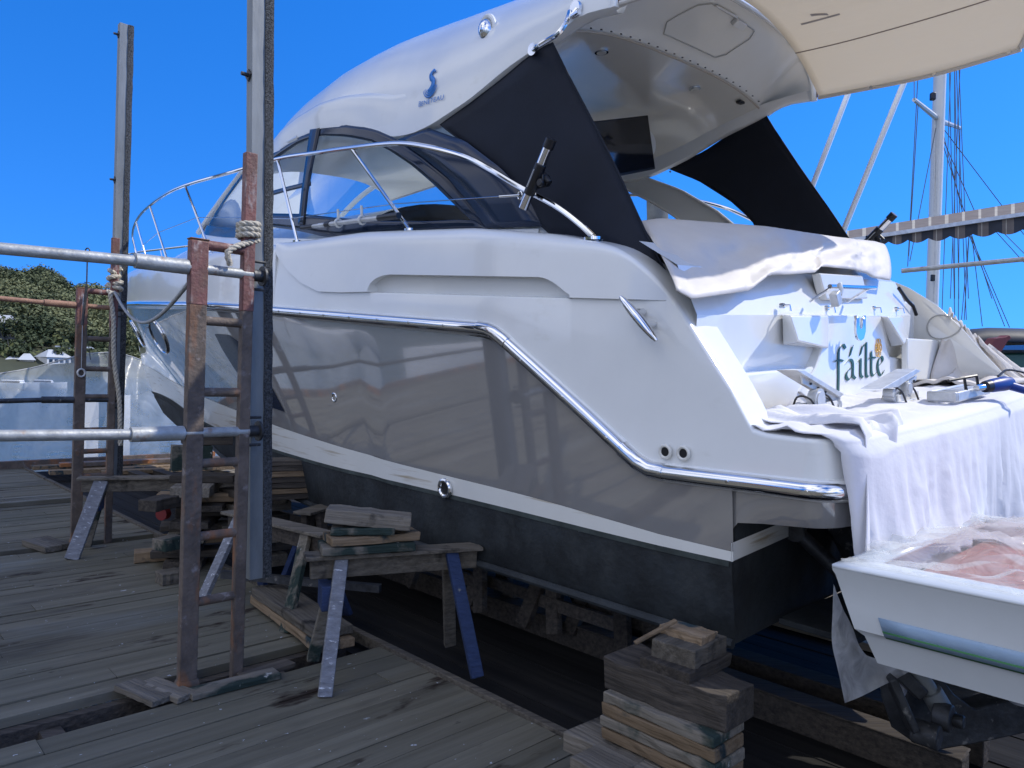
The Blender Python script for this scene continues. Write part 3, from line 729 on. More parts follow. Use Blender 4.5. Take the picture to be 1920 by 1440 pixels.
name=sh(F_,0)+sh(A_l,0.72)+sh(ACC,0.72)+sh(I_,1.72)+sh(ACC,1.52)+sh(L_,2.16)+sh(T_,2.62)+sh(E_l,3.30)
p0=tp(1563,712,XP); p1=tp(1656,712,XP); wsc=(p1.y-p0.y)/3.95; ztop=tp(1566,646,XP).z; zbas=tp(1566,715,XP).z
nm=nib(name,(p0.y,zbas),wsc,(ztop-zbas)/1.85,XP-0.002,wid=0.17)
GRN=mat('green_lettering',(0.012,0.075,0.055),0.4); nm.build('boat_name',GRN,CP,smooth=0,fix=False)
# gold knotwork ornament
c=tp(1646,652,XP); mb=MB()
for k in range(6):
    a=2*math.pi*k/6; cc=Vector((XP-0.004,c.y+0.028*math.cos(a),c.z+0.033*math.sin(a)))
    mb.tube([cc+Vector((0,0.024*math.cos(t),0.026*math.sin(t))) for t in frange(0,2*math.pi,14)[:-1]],0.0024,6,closed=True)
mb.tube([Vector((XP-0.004,c.y+0.018*math.cos(t),c.z+0.02*math.sin(t))) for t in frange(0,2*math.pi,14)[:-1]],0.0035,6,closed=True)
mb.build('knot_emblem',mat('gold_emblem',(0.65,0.36,0.06),0.4),CP)

# ---- starboard gate, quarter and inner side
mb=MB(); yS=1.30
O=[tp(*q,0.6) for q in ((1668,500),)]
ins=[(1.02,1.02),(0.86,0.98),(0.70,0.90),(0.52,0.77),(0.36,0.60),(0.22,0.42),(0.12,0.30),(0.02,0.2)]
mb.add([Vector((1.05,yS,0.18))]+[Vector((a,yS,b)) for a,b in ins],[list(range(len(ins)+1))]); mb.build('quarter_lining',GELI,yacht,solid=0.02,fix=False)
mb=MB(); _hc=on(1770,613,1,yS-0.012); mb.tube([_hc+Vector((0.105*math.cos(t),0,0.08*math.sin(t)+0.01*math.sin(2*t))) for t in frange(0,2*math.pi,24)[:-1]],0.005,6,closed=True); mb.build('locker_hatch',mat('seam',(0.36,0.35,0.32),0.6),yacht)
mb=MB(); mb.prism([tp(*q,0.66) for q in ((1688,566),(1736,563),(1733,600),(1722,640),(1694,640))],(0.10,0,0)); GT_=mb.build('gate_locker',GEL,yacht,bevel=0.015)
mb=MB(); c=tp(1727,579,0.655); mb.box(c,(0.004,0.05,0.028)); mb.build('blue_label',mat('blue_label',(0.02,0.2,0.55),0.4),GT_)
mb=MB(); mb.tube([tp(1685,540,0.64),tp(1700,562,0.62),tp(1712,574,0.6),tp(1718,590,0.6)],0.012,8); mb.build('black_strap',BLK,GT_)
mb=MB(); mb.prism([tp(*q,0.50) for q in ((1702,634),(1806,640),(1800,716),(1702,712))],(0.04,0,0)); mb.build('gate_wall',GELI,yacht,bevel=0.01)
mb=MB(); mb.box((0.5,1.2,0.20),(0.8,0.6,0.02)); mb.build('teak_pad',TEAK,yacht)

# ---- side screens
def screen(name,outline,holes,side):
    # outline: list of (px,py,y); fan of a smooth patch through 4 edges
    E1,E2,E3,E4=outline   # top, right, bottom, left : polylines (top l->r, right t->b, bottom l->r, left t->b)
    n=14
    cv=lambda L:resample([on(a,b,1,y) for a,b,y in L],n)
    T_,Rr,Bb,Ll=cv(E1),cv(E2),cv(E3),cv(E4); rows=[]
    for i in range(n+1):
        v=i/n; r=[]
        for j in range(n+1):
            u=j/n
            p=T_[j]*(1-v)+Bb[j]*v+Ll[i]*(1-u)+Rr[i]*u-(T_[0]*(1-u)*(1-v)+T_[n]*u*(1-v)+Bb[0]*(1-u)*v+Bb[n]*u*v)
            p.y+=side*0.012*math.sin(u*math.pi)*math.sin(v*math.pi)
            r.append(p)
        rows.append(r)
    mb=MB(); mb.grid(rows); o=mb.build(name,NAVY,yacht,smooth=60,solid=0.006)
    P=rows[0]+[r[-1] for r in rows][1:]+rows[-1][::-1][1:]+[r[0] for r in rows][::-1][1:-1]
    mb=MB(); mb.tube(P,0.006,6,closed=True); mb.build('hem',NAVY,o)
    return o,rows
yp=-1.235
SP,_r=screen('side_screen',([(826,234,-1.26),(880,196,yp),(940,150,yp),(990,108,yp),(1035,79,-1.2)],
  [(1035,79,-1.2),(1065,140,-1.22),(1110,225,-1.25),(1160,325,-1.29),(1210,435,-1.34),(1268,550,-1.42)],
  [(1016,424,-1.30),(1040,445,-1.36),(1110,446,-1.38),(1170,470,-1.40),(1225,515,-1.42),(1268,550,-1.42)],
  [(826,234,-1.26),(870,268,-1.27),(930,318,-1.28),(980,368,-1.29),(1016,424,-1.30)]),[],-1)
mb=MB(); p=on(1015,413,1,-1.31); mb.disc(p,(0,-1,0),0.008,0.006,10); mb.build('snap_stud',CHR,SP)
mb=MB(); a=on(1264,545,1,-1.44); mb.tube([a,a+Vector((0.0,-0.02,-0.05)),a+Vector((-0.02,-0.01,-0.12))],0.006,6); mb.build('tie_cord',BLK,SP)
SS2,_r=screen('side_screen',([(1254,316,1.27),(1320,285,1.24),(1380,245,1.21),(1426,200,1.18)],
  [(1426,200,1.18),(1450,240,1.2),(1500,315,1.24),(1560,400,1.3),(1640,520,1.4)],
  [(1440,470,1.34),(1500,480,1.36),(1570,500,1.38),(1640,520,1.4)],
  [(1254,316,1.27),(1310,338,1.28),(1370,376,1.29),(1410,412,1.31),(1440,470,1.34)]),[],1)
for q in ((1421,207,1.16),(1384,241,1.19),(1257,322,1.25)):
    mb=MB(); p=on(*q[:2],1,q[2]); mb.disc(p,(-0.3,-1,0),0.009,0.008,10); mb.build('snap_stud',CHR,SS2)

# ---- television
mb=MB(); TV=[on(1103,244,0,2.45),on(1215,216,0,2.45),on(1229,317,0,2.45),on(1148,333,0,2.45)]
t0=on(1215,216,0,2.45); t1=on(1229,317,0,2.45); tb=on(1148,333,0,2.45)
ex=(tb-t1); ex.normalize(); W_=0.72
mb.prism([t0,t0+ex*W_,t1+ex*W_,t1],(0.035,0,0)); tvb=mb.build('television',BLK,yacht,bevel=0.004)
ez=(t1-t0).normalized(); i1=t0+ex*0.012+ez*0.012; i2=t1+ex*0.012-ez*0.02; mb=MB(); mb.prism([i1,i1+ex*(W_-0.024),i2+ex*(W_-0.024),i2],(-0.003,0,0)); 
o=mb.build('screen',SCRN,tvb); o.location=(-0.002,0,0)
mb=MB(); c=t0.lerp(t1,0.5); mb.disc(c+Vector((0.05,0.0,0)),(-1,0,0),0.10,0.02,24); mb.tube([c+Vector((0.04,0,0)),c+ex*0.2+Vector((0.03,0,0.0))],0.02,8); mb.build('wall_mount',GELI,tvb)
# bulkhead behind the television
mb=MB(); mb.box((3.05,0.62,2.32),(0.04,1.1,0.5)); 

# ---- handrails on the hardtop
hr=MB(); H1=[on(1000,93,1,-1.24),on(1006,88,1,-1.30),on(1022,78,1,-1.31),on(1047,62,1,-1.30),on(1062,40,1,-1.27),on(1068,22,1,-1.22)]
hr.tube(cr_spline(H1,6),0.014,10); hr.disc(H1[0],(0,-1,0),0.035,0.012,16); hr.disc(on(1082,18,1,-1.21),(0.2,-1,0),0.045,0.02,16); hr.tube([on(1082,18,1,-1.23),on(1074,30,1,-1.25),on(1086,22,1,-1.26)],0.016,8); hr.build('grab_rail',CHR,HT)
hr=MB(); H2=[on(1440,216,1,1.26),on(1460,200,1,1.31),on(1474,182,1,1.31),on(1478,170,1,1.24)]
hr.tube(cr_spline(H2,6),0.014,10); a=on(1480,175,1,1.26); hr.disc(a,(0,1,0),0.03,0.02,12); hr.tube([a,on(1500,177,1,1.2)],0.012,8); hr.build('grab_rail',CHR,HT)
# ---- maker's name and emblem on the hardtop side
def skin_y(x,z):
    sec=[hsec(x,q*0.2) for q in range(0,50)]
    for p_,q_ in zip(sec,sec[1:]):
        if (p_.z-z)*(q_.z-z)<=0: return lerp(p_.y,q_.y,(z-p_.z)/(q_.z-p_.z) if abs(q_.z-p_.z)>1e-9 else 0)
    return sec[0].y
def ht_pt(px,py,o=0.004):
    # point of the hardtop skin under a measured spot: march along the ray in boat space
    d=(BI.to_3x3()@ray(px,py)).normalized(); c=BI@CC
    best=None
    for k in range(200,900):
        p=c+d*(k*0.01)
        if 1.4<p.x<6.3:
            sec=[hsec(p.x,q*0.25) for q in range(0,44)]
            # inside when z below skin at that y and y above the edge
            for a,b in zip(sec,sec[1:]):
                if (a.z-p.z)*(b.z-p.z)<=0:
                    t=(p.z-a.z)/(b.z-a.z) if abs(b.z-a.z)>1e-9 else 0; ys=lerp(a.y,b.y,t)
                    if p.y>=ys: return p-d*0.01
                    break
    return on(px,py,1,-1.15)
p00=ht_pt(786,198); p10=ht_pt(832,183); p01=ht_pt(806,140)
ux=(p10-p00); LW=ux.length; ux.normalize(); up_=(p01-p00); up_=(up_-ux*up_.dot(ux)).normalized(); nn=ux.cross(up_); 
if nn.y>0: nn=-nn
tcu=bpy.data.curves.new('maker_text','FONT'); tcu.body='BENETEAU'; tcu.size=1; tcu.extrude=0.01; tcu.space_character=1.08
tob=bpy.data.objects.new('tmp',tcu); COL.objects.link(tob); bpy.context.view_layer.update()
tme=bpy.data.meshes.new_from_object(tob.evaluated_get(bpy.context.evaluated_depsgraph_get())); bpy.data.objects.remove(tob)
xs=[v.co.x for v in tme.vertices]; x0,x1=min(xs),max(xs); sc=LW/(x1-x0)
for v in tme.vertices:
    k=1.0 if v.co.x<x0+(x1-x0)*0.115 else 0.85
    q=p00+ux*((v.co.x-x0)*sc)+up_*(v.co.y*sc*0.95*k-0.01); q.y=skin_y(q.x,q.z)-0.006-max(0,v.co.z)*0.1
    v.co=q
BLU=mat('blue_decal',(0.03,0.20,0.58),0.35); tme.materials.append(BLU)
to=bpy.data.objects.new('maker_name',tme); COL.objects.link(to); to.parent=HT; to['_o']=(0,0,0)
# seahorse-like wave emblem above the name
ec=ht_pt(808,158); es=0.085
def ev(x,y,o=0.008):
    q=ec+ux*(x*es)+up_*(y*es); q.y=skin_y(q.x,q.z)-o; return q
mb=MB()
S1=[(0.35,0.95),(0.05,1.12),(-0.25,0.85),(-0.05,0.5),(0.3,0.25),(0.35,-0.15),(0.05,-0.45),(-0.3,-0.45)]
wd=[0.05,0.13,0.18,0.2,0.22,0.24,0.2,0.05]
P=cr_spline([(a,b,0) for a,b in S1],5); 
rows=[]
for i,p in enumerate(P):
    w_=interp(list(enumerate(wd)),i/5); q=P[min(i+1,len(P)-1)]-P[max(i-1,0)]; q.normalize(); nx_=(-q.y,q.x)
    rows.append([ev(p.x+nx_[0]*w_,p.y+nx_[1]*w_),ev(p.x-nx_[0]*w_,p.y-nx_[1]*w_)])
mb.grid(rows)
for k in range(3):
    rows=[]
    for t in frange(0,1,8):
        a=R(200+150*t); r_=0.62+0.16*k; w_=0.055*math.sin(math.pi*t)+0.01
        rows.append([ev(0.02+(r_-w_)*math.cos(a),-0.05+(r_-w_)*math.sin(a)*1.05),ev(0.02+(r_+w_)*math.cos(a),-0.05+(r_+w_)*math.sin(a)*1.05)])
    mb.grid(rows)
mb.build('maker_emblem',BLU,HT,solid=0.003,fix=False)

# chrome side lamp
c=ht_pt(911,57)
mb=MB()
rows=[]
for i in range(7):
    a=math.pi/2*i/6; r_=math.cos(a); rows.append([c+Vector((0.055*r_*math.cos(t),-0.07*math.sin(a),0.075*r_*math.sin(t)))+Vector((0,0.02,0)) for t in frange(0,2*math.pi,20)[:-1]])
mb.grid(rows,closeu=True); mb.build('side_lamp',CHR,HT,smooth=60)
mb=MB(); mb.tube([c+Vector((0.068*math.cos(t),0.015,0.09*math.sin(t))) for t in frange(0,2*math.pi,20)[:-1]],0.016,8,closed=True); mb.build('lamp_base',GEL,HT)

# ---- aft awning
AX=[]
mb=MB(); rows=[]
def aw(t,y,dz=0):
    x=lerp(1.30,0.02-0.42*(1-(y/1.2)**2),t); zc=lerp(2.74,2.72,t); ze=lerp(2.36,2.33,t)
    yy=y*lerp(1.0,0.97,t)
    return Vector((x,yy,lerp(zc,ze,min(1,abs(y)/1.2)**2.4)-0.05*math.sin(math.pi*t)*(1-0.5*abs(y)/1.2)+0.006*math.sin(y*22+t*5)*math.sin(math.pi*t)+dz))
for t in frange(0,1,24): rows.append([aw(t,1.2*k/24) for k in range(-24,25)])
mb.grid(rows); AW=mb.build('aft_awning',AWN,yacht,smooth=60,solid=0.004)
mb=MB(); mb.tube([aw(1,1.2*k/24,0.005) for k in range(-24,25)],0.02,8)
for sd in (-1,1): mb.tube([aw(t,sd*1.2,-0.012) for t in frange(0,1,12)],0.014,8)
mb.build('awning_frame',mat('awning_binding',(0.6,0.57,0.52),0.6),AW)
for t in (0.3,0.62,0.95): mb=MB(); mb.disc(aw(t,1.2,-0.012)+Vector((0,-0.01,0)),(0,-1,0),0.012,0.01,10); mb.build('awning_stud',CHR,AW)
mb=MB(); mb.tube([aw(t,0.82,-0.006) for t in frange(0,1,16)],0.004,5); mb.build('awning_seam',mat('awning_seam',(0.3,0.25,0.22),0.8),AW)
mb=MB(); mb.grid([[aw(t,0.55+dy,-0.006) for t in frange(0.10,0.26,6)] for dy in (0,0.02)]); mb.grid([[aw(t,0.50+0.03*math.sin(t*30)+dy,-0.006) for t in frange(0.16,0.22,6)] for dy in (0,0.03)]); mb.build('awning_print',mat('faded_print',(0.42,0.38,0.36),0.8),AW)

# ---- bow and side rails
def yr(s): # plan of the rail
    g=interp(TOPZ,s); return min(1.50,max(0.0,half(min(s,13.0),1.0)-0.10))
RR=[]
for q in [(1112,443),(1085,418),(1040,385),(970,348),(920,318),(870,293),(800,275),(740,269),(660,277),(590,287),(520,298)]:
    RR.append(on(q[0],q[1],1,-1.48))
RR=RR[:]
fx=[(5.4,2.17),(6.8,2.24),(8.3,2.27),(9.6,2.28),(11,2.30),(12.3,2.30),(13.0,2.30)]
for s,z in fx: RR.append(Vector((s,-yr(s),z)))
tipr=[Vector((13.35,-0.12,2.28)),Vector((13.45,0,2.27))]
mb=MB(); PR=cr_spline(RR+tipr,5); mb.tube(PR,0.0165,10)
PS=mir(PR); mb.tube(PS,0.0165,10); GR=mb.build('guard_rail',CHR,yacht)
def rail_at(s): return min(PR,key=lambda v:abs(v.x-s))
st=[(on(660,280,1,-1.48),on(768,430,1,-1.46)),(on(520,298,1,-1.48),on(557,452,1,-1.46))]
for s,ds in ((6.4,0.55),(7.9,0.5),(9.4,0.45),(10.9,0.4),(12.2,0.3)):
    a=rail_at(s); st.append((a,Vector((a.x-ds,a.y-0.01,interp(GUN,a.x)+0.0))))
for a,b in st:
    for sd in (1,-1):
        mb=MB(); A_=Vector((a.x,a.y*sd,a.z)); B_=Vector((b.x,b.y*sd,b.z)); mb.tube([A_,B_],0.0125,8); mb.disc(B_+Vector((0,0,-0.01)),(0,0,1),0.035,0.015,14); mb.build('stanchion',CHR,GR)
mb=MB(); W1=on(975,366,1,-1.48); wp=[W1]+[a.lerp(b,0.52) for a,b in st]
wp=[W1,on(742,382,1,-1.47),on(540,410,1,-1.47)]+[a.lerp(b,0.5) for a,b in st[2:]]
mb.tube(wp,0.0035,6); mb.tube(mir(wp),0.0035,6); mb.tube([W1,W1.lerp(wp[1],0.14)],0.007,8); mb.build('life_line',CHR,GR)
mb=MB(); c=W1; mb.tube([c+Vector((0.02*math.cos(t),0,0.022*math.sin(t))) for t in frange(0,2*math.pi,12)[:-1]],0.005,6,closed=True); mb.build('line_ring',CHR,GR)
for s in (1.27,):
    mb=MB(); mb.disc(RR[0]+Vector((0,0,-0.02)),(0,0,1),0.05,0.014,16); mb.tube([RR[0],RR[0]+Vector((-0.03,0,-0.05))],0.0165,8); mb.build('rail_foot',CHR,GR)
# rod holders clamped on the rail
def rodholder(p,dr,side,name='rod_holder'):
    dr=Vector(dr).normalized(); o=Vector((0,side*0.035,0))
    mb=MB(); a=p+o-dr*0.17; b=p+o+dr*0.17
    mb.tube([a,b],0.026,14); h=mb.build(name,CHR,GR)
    mb=MB(); mb.tube([b-dr*0.0,b+dr*0.05],0.03,14); mb.build('end_cap',BLK,h,smooth=40)
    mb=MB(); mb.tube([p+o-dr*0.09,p+o+dr*0.085],0.031,14); mb.bar(p+o-dr*0.06,p+o+dr*0.04,0.045,0.03,(0,1,0)); mb.box(p+Vector((0,0,-0.01)),(0.10,0.06,0.06)); mb.tube([p+Vector((-0.07,0,-0.03)),p+Vector((-0.03,0,0.02)),p+Vector((0.02,0,-0.0))],0.02,8)
    mb.disc(p+Vector((-0.05,side*0.04,-0.03)),(0,side,0),0.022,0.02,12)
    mb.build('clamp_bracket',BLK,h,bevel=0.006)
    mb=MB(); q=p+o+Vector((0,side*0.033,0)); mb.bar(q-dr*0.05,q+dr*0.05,0.004,0.010,(0,1,0)); mb.build('slot',ALU,h)
rodholder(on(1012,337,1,-1.5),tuple(on(1030,285,1,-1.5)-on(992,378,1,-1.5)),-1)
rodholder(on(1638,446,1,1.5),tuple(on(1650,425,1,1.5)-on(1626,450,1,1.5)),-1)

# ---- deck cleat
mb=MB(); c1,c2=on(1163,556,1,-1.66),on(1231,639,1,-1.66); 
ax=(c2-c1); L=ax.length; P=[c1+ax*t for t in frange(0,1,12)]; mb.tube(P,[0.008+0.016*math.sin(math.pi*t)**0.6 for t in frange(0,1,12)],12)
for t in (0.36,0.64): p=c1+ax*t; mb.tube([p,Vector((p.x+0.01,-1.575,p.z))],[0.016,0.02],10)
mb.build('cleat',CHR,yacht)
for p_ in ((627,745,-1.635),(1247,847,-1.635),(1281,850,-1.632),(834,916,-1.645)):
    x=on(*p_[:2],1,p_[2]); big=p_[0]==834
    m_=CHR if p_[0] in (627,834) else GELI
    mb=MB(); r_=0.05 if big else 0.028
    mb.tube([x+Vector((r_*math.cos(t),-0.0,r_*math.sin(t))) for t in frange(0,2*math.pi,18)[:-1]],r_*0.28,8,closed=True); o=mb.build('through_hull',m_,yacht)
    mb=MB(); mb.disc(x+Vector((0,0.012,0)),(0,-1,0),r_*0.8,0.012,14); mb.build('hole',BLK,o)
def hull_at(px,py):
    d=(BI.to_3x3()@ray(px,py)).normalized(); c=BI@CC
    for k in range(150,2200):
        p=c+d*(k*0.01)
        if p.x<13.1 and p.x>0.4 and p.y<0.3 and -p.y<=half(p.x,p.z): return p
    return None
# portholes near the bow
for px,py,rx,rz in ((258,626,0.32,0.18),(298,632,0.36,0.19)):
    h_=hull_at(px,py) or Vector((9.4,-1,0.8)); s=h_.x; z0=h_.z
    print('porthole',h_)
    def hp(a,k,o=0): 
        ss=s+rx*k*math.cos(a); zz=z0+rz*k*math.sin(a); return Vector((ss,-half(ss,zz)-o,zz))
    mb=MB(); mb.tube([hp(a,1,0.006) for a in frange(0,2*math.pi,24)[:-1]],0.016,8,closed=True); o=mb.build('porthole',CHR,yacht)
    mb=MB(); mb.grid([[hp(a,k,0.008) for a in frange(0,2*math.pi,24)[:-1]] for k in (0.02,0.5,1)],closeu=True); mb.build('pane',DGLS,o)
# dark hull window
hw=[(5.35,0.12),(5.05,0.30),(5.75,0.80),(6.35,0.84),(6.9,0.83),(6.5,0.62),(5.9,0.35)]
hw=[]
for q in ((535,772),(516,735),(490,690),(460,648),(430,628),(404,626),(418,655),(440,690),(470,730),(500,760)):
    h_=hull_at(*q); print('hw',q,h_); hw.append((h_.x,h_.z))
mb=MB(); cx=sum(a for a,b in hw)/len(hw); cz=sum(b for a,b in hw)/len(hw); rows=[]
lp=resample([(a,0,b) for a,b in hw+hw[:1]],60)
for k in (0.05,0.35,0.7,1): rows.append([Vector((lerp(cx,p.x,k),-half(lerp(cx,p.x,k),lerp(cz,p.z,k))-0.006,lerp(cz,p.z,k))) for p in lp[:-1]])
mb.grid(rows,closeu=True); mb.build('hull_window',DGLS,yacht,smooth=60)
# VHF mast, pulpit roller
mb=MB(); mb.tube([Vector((13.1,-0.16,1.66)),Vector((13.15,-0.16,2.1)),Vector((13.4,-0.1,2.28))],0.015,8); mb.tube([Vector((13.0,0,1.66)),Vector((13.5,0,1.7))],0.05,8); mb.tube([Vector((12.9,-0.25,2.3)),Vector((12.9,-0.25,2.52))],0.02,8); mb.build('bow_roller',CHR,yacht)

# ---- outriggers, trim tab, stern gear
for a,b in (((1600,150),(1522,352)),((1706,128),(1585,424))):
    y=1.75; A_=on(*a,1,y); B_=on(*b,1,y-0.25); mb=MB(); mb.tube([A_+(A_-B_)*0.4,B_-(A_-B_)*0.15],0.022,10); mb.build('outrigger_pole',GEL,yacht)
mb=MB(); mb.prism([(0.42,-1.25,-0.72),(0.42,-0.35,-0.80),(0.10,-0.35,-0.83),(0.10,-1.2,-0.75)],(0,0,0.03)); mb.build('trim_tab',ANTI,yacht,bevel=0.004)
def ram(a,b,parent,m,r1=0.035,r2=0.022,f=0.5,name='hydraulic_ram'):
    a,b=Vector(a),Vector(b); c=a.lerp(b,f); d=(b-a).normalized(); mb=MB(); mb.tube([a,c],r1,12); mb.tube([c-d*0.03,c+d*0.01],r1*1.15,12); mb.tube([c,b],r2,10)
    s=d.cross(Vector((0,0,1))).normalized()
    for e in (a,b): mb.tube([e-s*0.04,e+s*0.04],r1*1.25,14)
    return mb.build(name,m,parent,smooth=40)
ram((0.43,-1.05,-0.33),(-0.02,-0.92,-0.75),yacht,STEE)
ram((0.43,0.75,-0.33),(-0.02,0.6,-0.75),yacht,STEE)
for y in (-0.75,0.5):
    mb=MB(); mb.bar((0.38,y,-0.28),(-0.1,y,-0.86),0.05,0.16,(1,0,0)); mb.bar((0.40,y+0.16,-0.34),(0.05,y+0.16,-0.95),0.04,0.2,(1,0,0)); mb.disc((-0.08,y-0.05,-0.84),(0,1,0),0.07,0.12,16); mb.build('lift_arm',STEE,yacht,bevel=0.008)
mb=MB(); mb.prism([(0.40,-0.45,-0.5),(0.40,0.1,-0.5),(0.0,0.0,-0.95),(-0.05,-0.3,-1.0),(0.15,-0.5,-0.9)],(0,0,-0.08)); mb.tube([(0.3,-0.2,-0.5),(0.25,-0.22,-1.05)],[0.12,0.09],14); mb.tube([(0.45,-0.22,-1.0),(-0.05,-0.22,-1.05)],[0.09,0.07],14)
mb.build('stern_drive',STEE,yacht,bevel=0.01)

# ================================================================== THINGS ON THE YACHT
def tob(name,mbo,m,label,cat,group=None,**k):
    o=mbo.build(name,m,None,**k); return tag(o,label,cat,group)
def W(L): return [BM@Vector(p) for p in L]
def Wr(rows): return [W(r) for r in rows]
# canvas cover over the aft sun pad
TE=[(1196,416),(1238,410),(1280,413),(1436,425),(1562,444),(1640,453),(1657,458)]
BE=[(1268,544),(1298,560),(1406,544),(1441,516),(1528,511),(1540,499),(1600,505),(1624,512),(1634,520),(1668,526)]
top=resample([on(a,b,0,[1.25,1.2,1.12,0.92,0.86,0.82,0.82][i]) for i,(a,b) in enumerate(TE)],60); bot=resample([on(a,b,0,0.60) for a,b in BE],60)
rows=[]
for i in range(61):
    t=i/60; r=[]
    a,b=top[i],bot[i]
    cy=lambda q,m_:Vector((q.x,max(-m_,min(1.35,q.y)),q.z)); r.append(cy(a+Vector((1.2,0,-0.12)),1.15)); r.append(cy(a+Vector((0.6,0,-0.02)),1.25)); r.append(cy(a+Vector((0.2,0,0.004)),1.4))
    n=18
    for k in range(n+1):
        v=k/n; p=a.lerp(b,v); bul=0.022*math.sin(math.pi*min(1,v*1.0))**0.6
        en=max(0,min(1,t*9,(1-t)*7)); wr=en*0.026*nz(t*9,v*3+t*4,1)*math.sin(math.pi*v)+en*0.009*nz(t*34,v*9,5)*(0.3+v)*min(1,(1.02-v)*9)
        seam=-0.015*math.exp(-((t-0.54)/0.006)**2)-0.015*math.exp(-((t-0.82)/0.006)**2)
        p=p+Vector((-bul-wr-seam,0,bul*0.25)); r.append(p)
    rows.append(r)
mb=MB(); mb.grid(Wr(rows)); tob('canvas_cover',mb,CANV,'pale grey canvas cover stretched over the aft sun pad of the yacht','cover',smooth=60,solid=0.006)

# ================================================================== SETTING
def plank_field(name,m,s0,s1,u0,u1,z,along='u',w=0.14,gap=0.007,th=0.05,skip=(),seed=1,kind='structure',lenr=(2.4,4.8)):
    rnd=random.Random(seed); mb=MB(); mb.tone=[]; mb.ct=1
    a0,a1=(s0,s1) if along=='u' else (u0,u1); b0,b1=(u0,u1) if along=='u' else (s0,s1)
    a=a0
    while a<a1-0.02:
        ww=w*rnd.uniform(0.92,1.08); e=min(a+ww,a1)
        if not any(x0-0.02<a+ww/2<x1+0.02 for x0,x1 in skip):
            b=b0-rnd.uniform(0,1.5)
            while b<b1:
                l=rnd.uniform(*lenr); c0=max(b,b0); c1=min(b+l-0.004,b1)
                if c1-c0>0.05:
                    mb.ct=rnd.uniform(0.84,1.16); dz=rnd.uniform(-0.004,0.004); tl=rnd.uniform(-0.003,0.003)
                    g=gap*rnd.uniform(0.5,1.6)/2
                    pts=[]
                    for zz in (z-th,z+dz):
                        for aa,bb in ((a+g,c0),(e-g,c0),(e-g,c1),(a+g,c1)):
                            p=sl(aa,bb,zz+(tl if aa>a+g*2 else 0)) if along=='u' else sl(bb,aa,zz)
                            pts.append(p)
                    mb.add(pts,[(3,2,1,0),(4,5,6,7),(0,1,5,4),(1,2,6,5),(2,3,7,6),(3,0,4,7)])
                b+=l
        a=e
    yw=BTH if along=='u' else BTH+math.pi/2
    Mr=Matrix.Rotation(-yw,4,'Z'); mb.v=[Mr@v for v in mb.v]
    o=mb.build(name,m,None,smooth=0,fix=True,origin=(0,0,0)); o.location=(0,0,0); o.rotation_euler=(0,0,yw)
    # rotate texture space: align object axes with the slip
    return tag(o,None,None,None,kind)
SLOTS=[(3.80,4.0),(7.50,7.74),(10.0,10.4)]
d1=plank_field('jetty_deck',DECK,-2.5,13.9,-9.0,2.56,0,'u',0.165,0.006,0.05,SLOTS,3)
d2=plank_field('starboard_deck',PALE,-4,13.9,5.1,12,-0.03,'s',0.15,0.008,0.05,(),5)
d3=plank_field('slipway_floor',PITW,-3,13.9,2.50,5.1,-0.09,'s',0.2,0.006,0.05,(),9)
for o in (d1,d2,d3):      # make the grain run with the boards
    pass
mb=MB(); mb.bar(sl(-2.5,2.585,-0.012),sl(13.9,2.585,-0.012),0.045,0.07); tag(mb.build('deck_edge_strip',WGRY,None,bevel=0.004),'worn timber edging strip along the sunken slipway floor','edging')
mb=MB()
for s0,s1 in SLOTS:
    for u in frange(-8,2,9): mb.bar(sl(s0-0.1,u,-0.16),sl(s1+0.1,u,-0.16),0.09,0.16)
    mb.bar(sl(s0-0.04,-9,-0.12),sl(s0-0.04,2.5,-0.12),0.06,0.14); mb.bar(sl(s1+0.04,-9,-0.12),sl(s1+0.04,2.5,-0.12),0.06,0.14)
tag(mb.build('deck_joists',WDRK,None),kind='structure')
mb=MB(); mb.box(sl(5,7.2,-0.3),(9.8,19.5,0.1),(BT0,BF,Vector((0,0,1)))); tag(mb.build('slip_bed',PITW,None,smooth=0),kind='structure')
# slip rails
for u,lab in ((3.68,'nearer of the two long slipway beams under the yacht'),(4.02,'farther of the two long slipway beams under the yacht')):
    mb=MB(); s=0.9
    mb.bar(sl(s,u,-0.01),sl(12.5,u,-0.01),0.11,0.15); mb.bar(sl(s,u,0.071),sl(12.5,u,0.071),0.15,0.012)
    tag(mb.build('slipway_beam',WDRK,None,bevel=0.006),lab,'beam','long slipway beams')
# water
WAT=bpy.data.materials.new('sea_water'); WAT.use_nodes=True; n=WAT.node_tree; b=n.nodes['Principled BSDF']
b.inputs['Base Color'].default_value=(0.05,0.09,0.10,1); b.inputs['Roughness'].default_value=0.08; b.inputs['IOR'].default_value=1.33
tc=n.nodes.new('ShaderNodeTexCoord'); mp=n.nodes.new('ShaderNodeMapping'); mp.inputs['Scale'].default_value=(1,1.0,1); n.links.new(tc.outputs['Object'],mp.inputs[0])
ns=n.nodes.new('ShaderNodeTexNoise'); ns.inputs['Scale'].default_value=0.9; ns.inputs['Detail'].default_value=5; n.links.new(mp.outputs[0],ns.inputs['Vector'])
bp=n.nodes.new('ShaderNodeBump'); bp.inputs['Strength'].default_value=1.0; bp.inputs['Distance'].default_value=0.35; n.links.new(ns.outputs[0],bp.inputs['Height']); n.links.new(bp.outputs[0],b.inputs['Normal'])
mb=MB(); mb.add([(-3000,-3000,-1.6),(3000,-3000,-1.6),(3000,3000,-1.6),(-3000,3000,-1.6)],[(0,1,2,3)]); tag(mb.build('water',WAT,None,smooth=0),kind='structure')

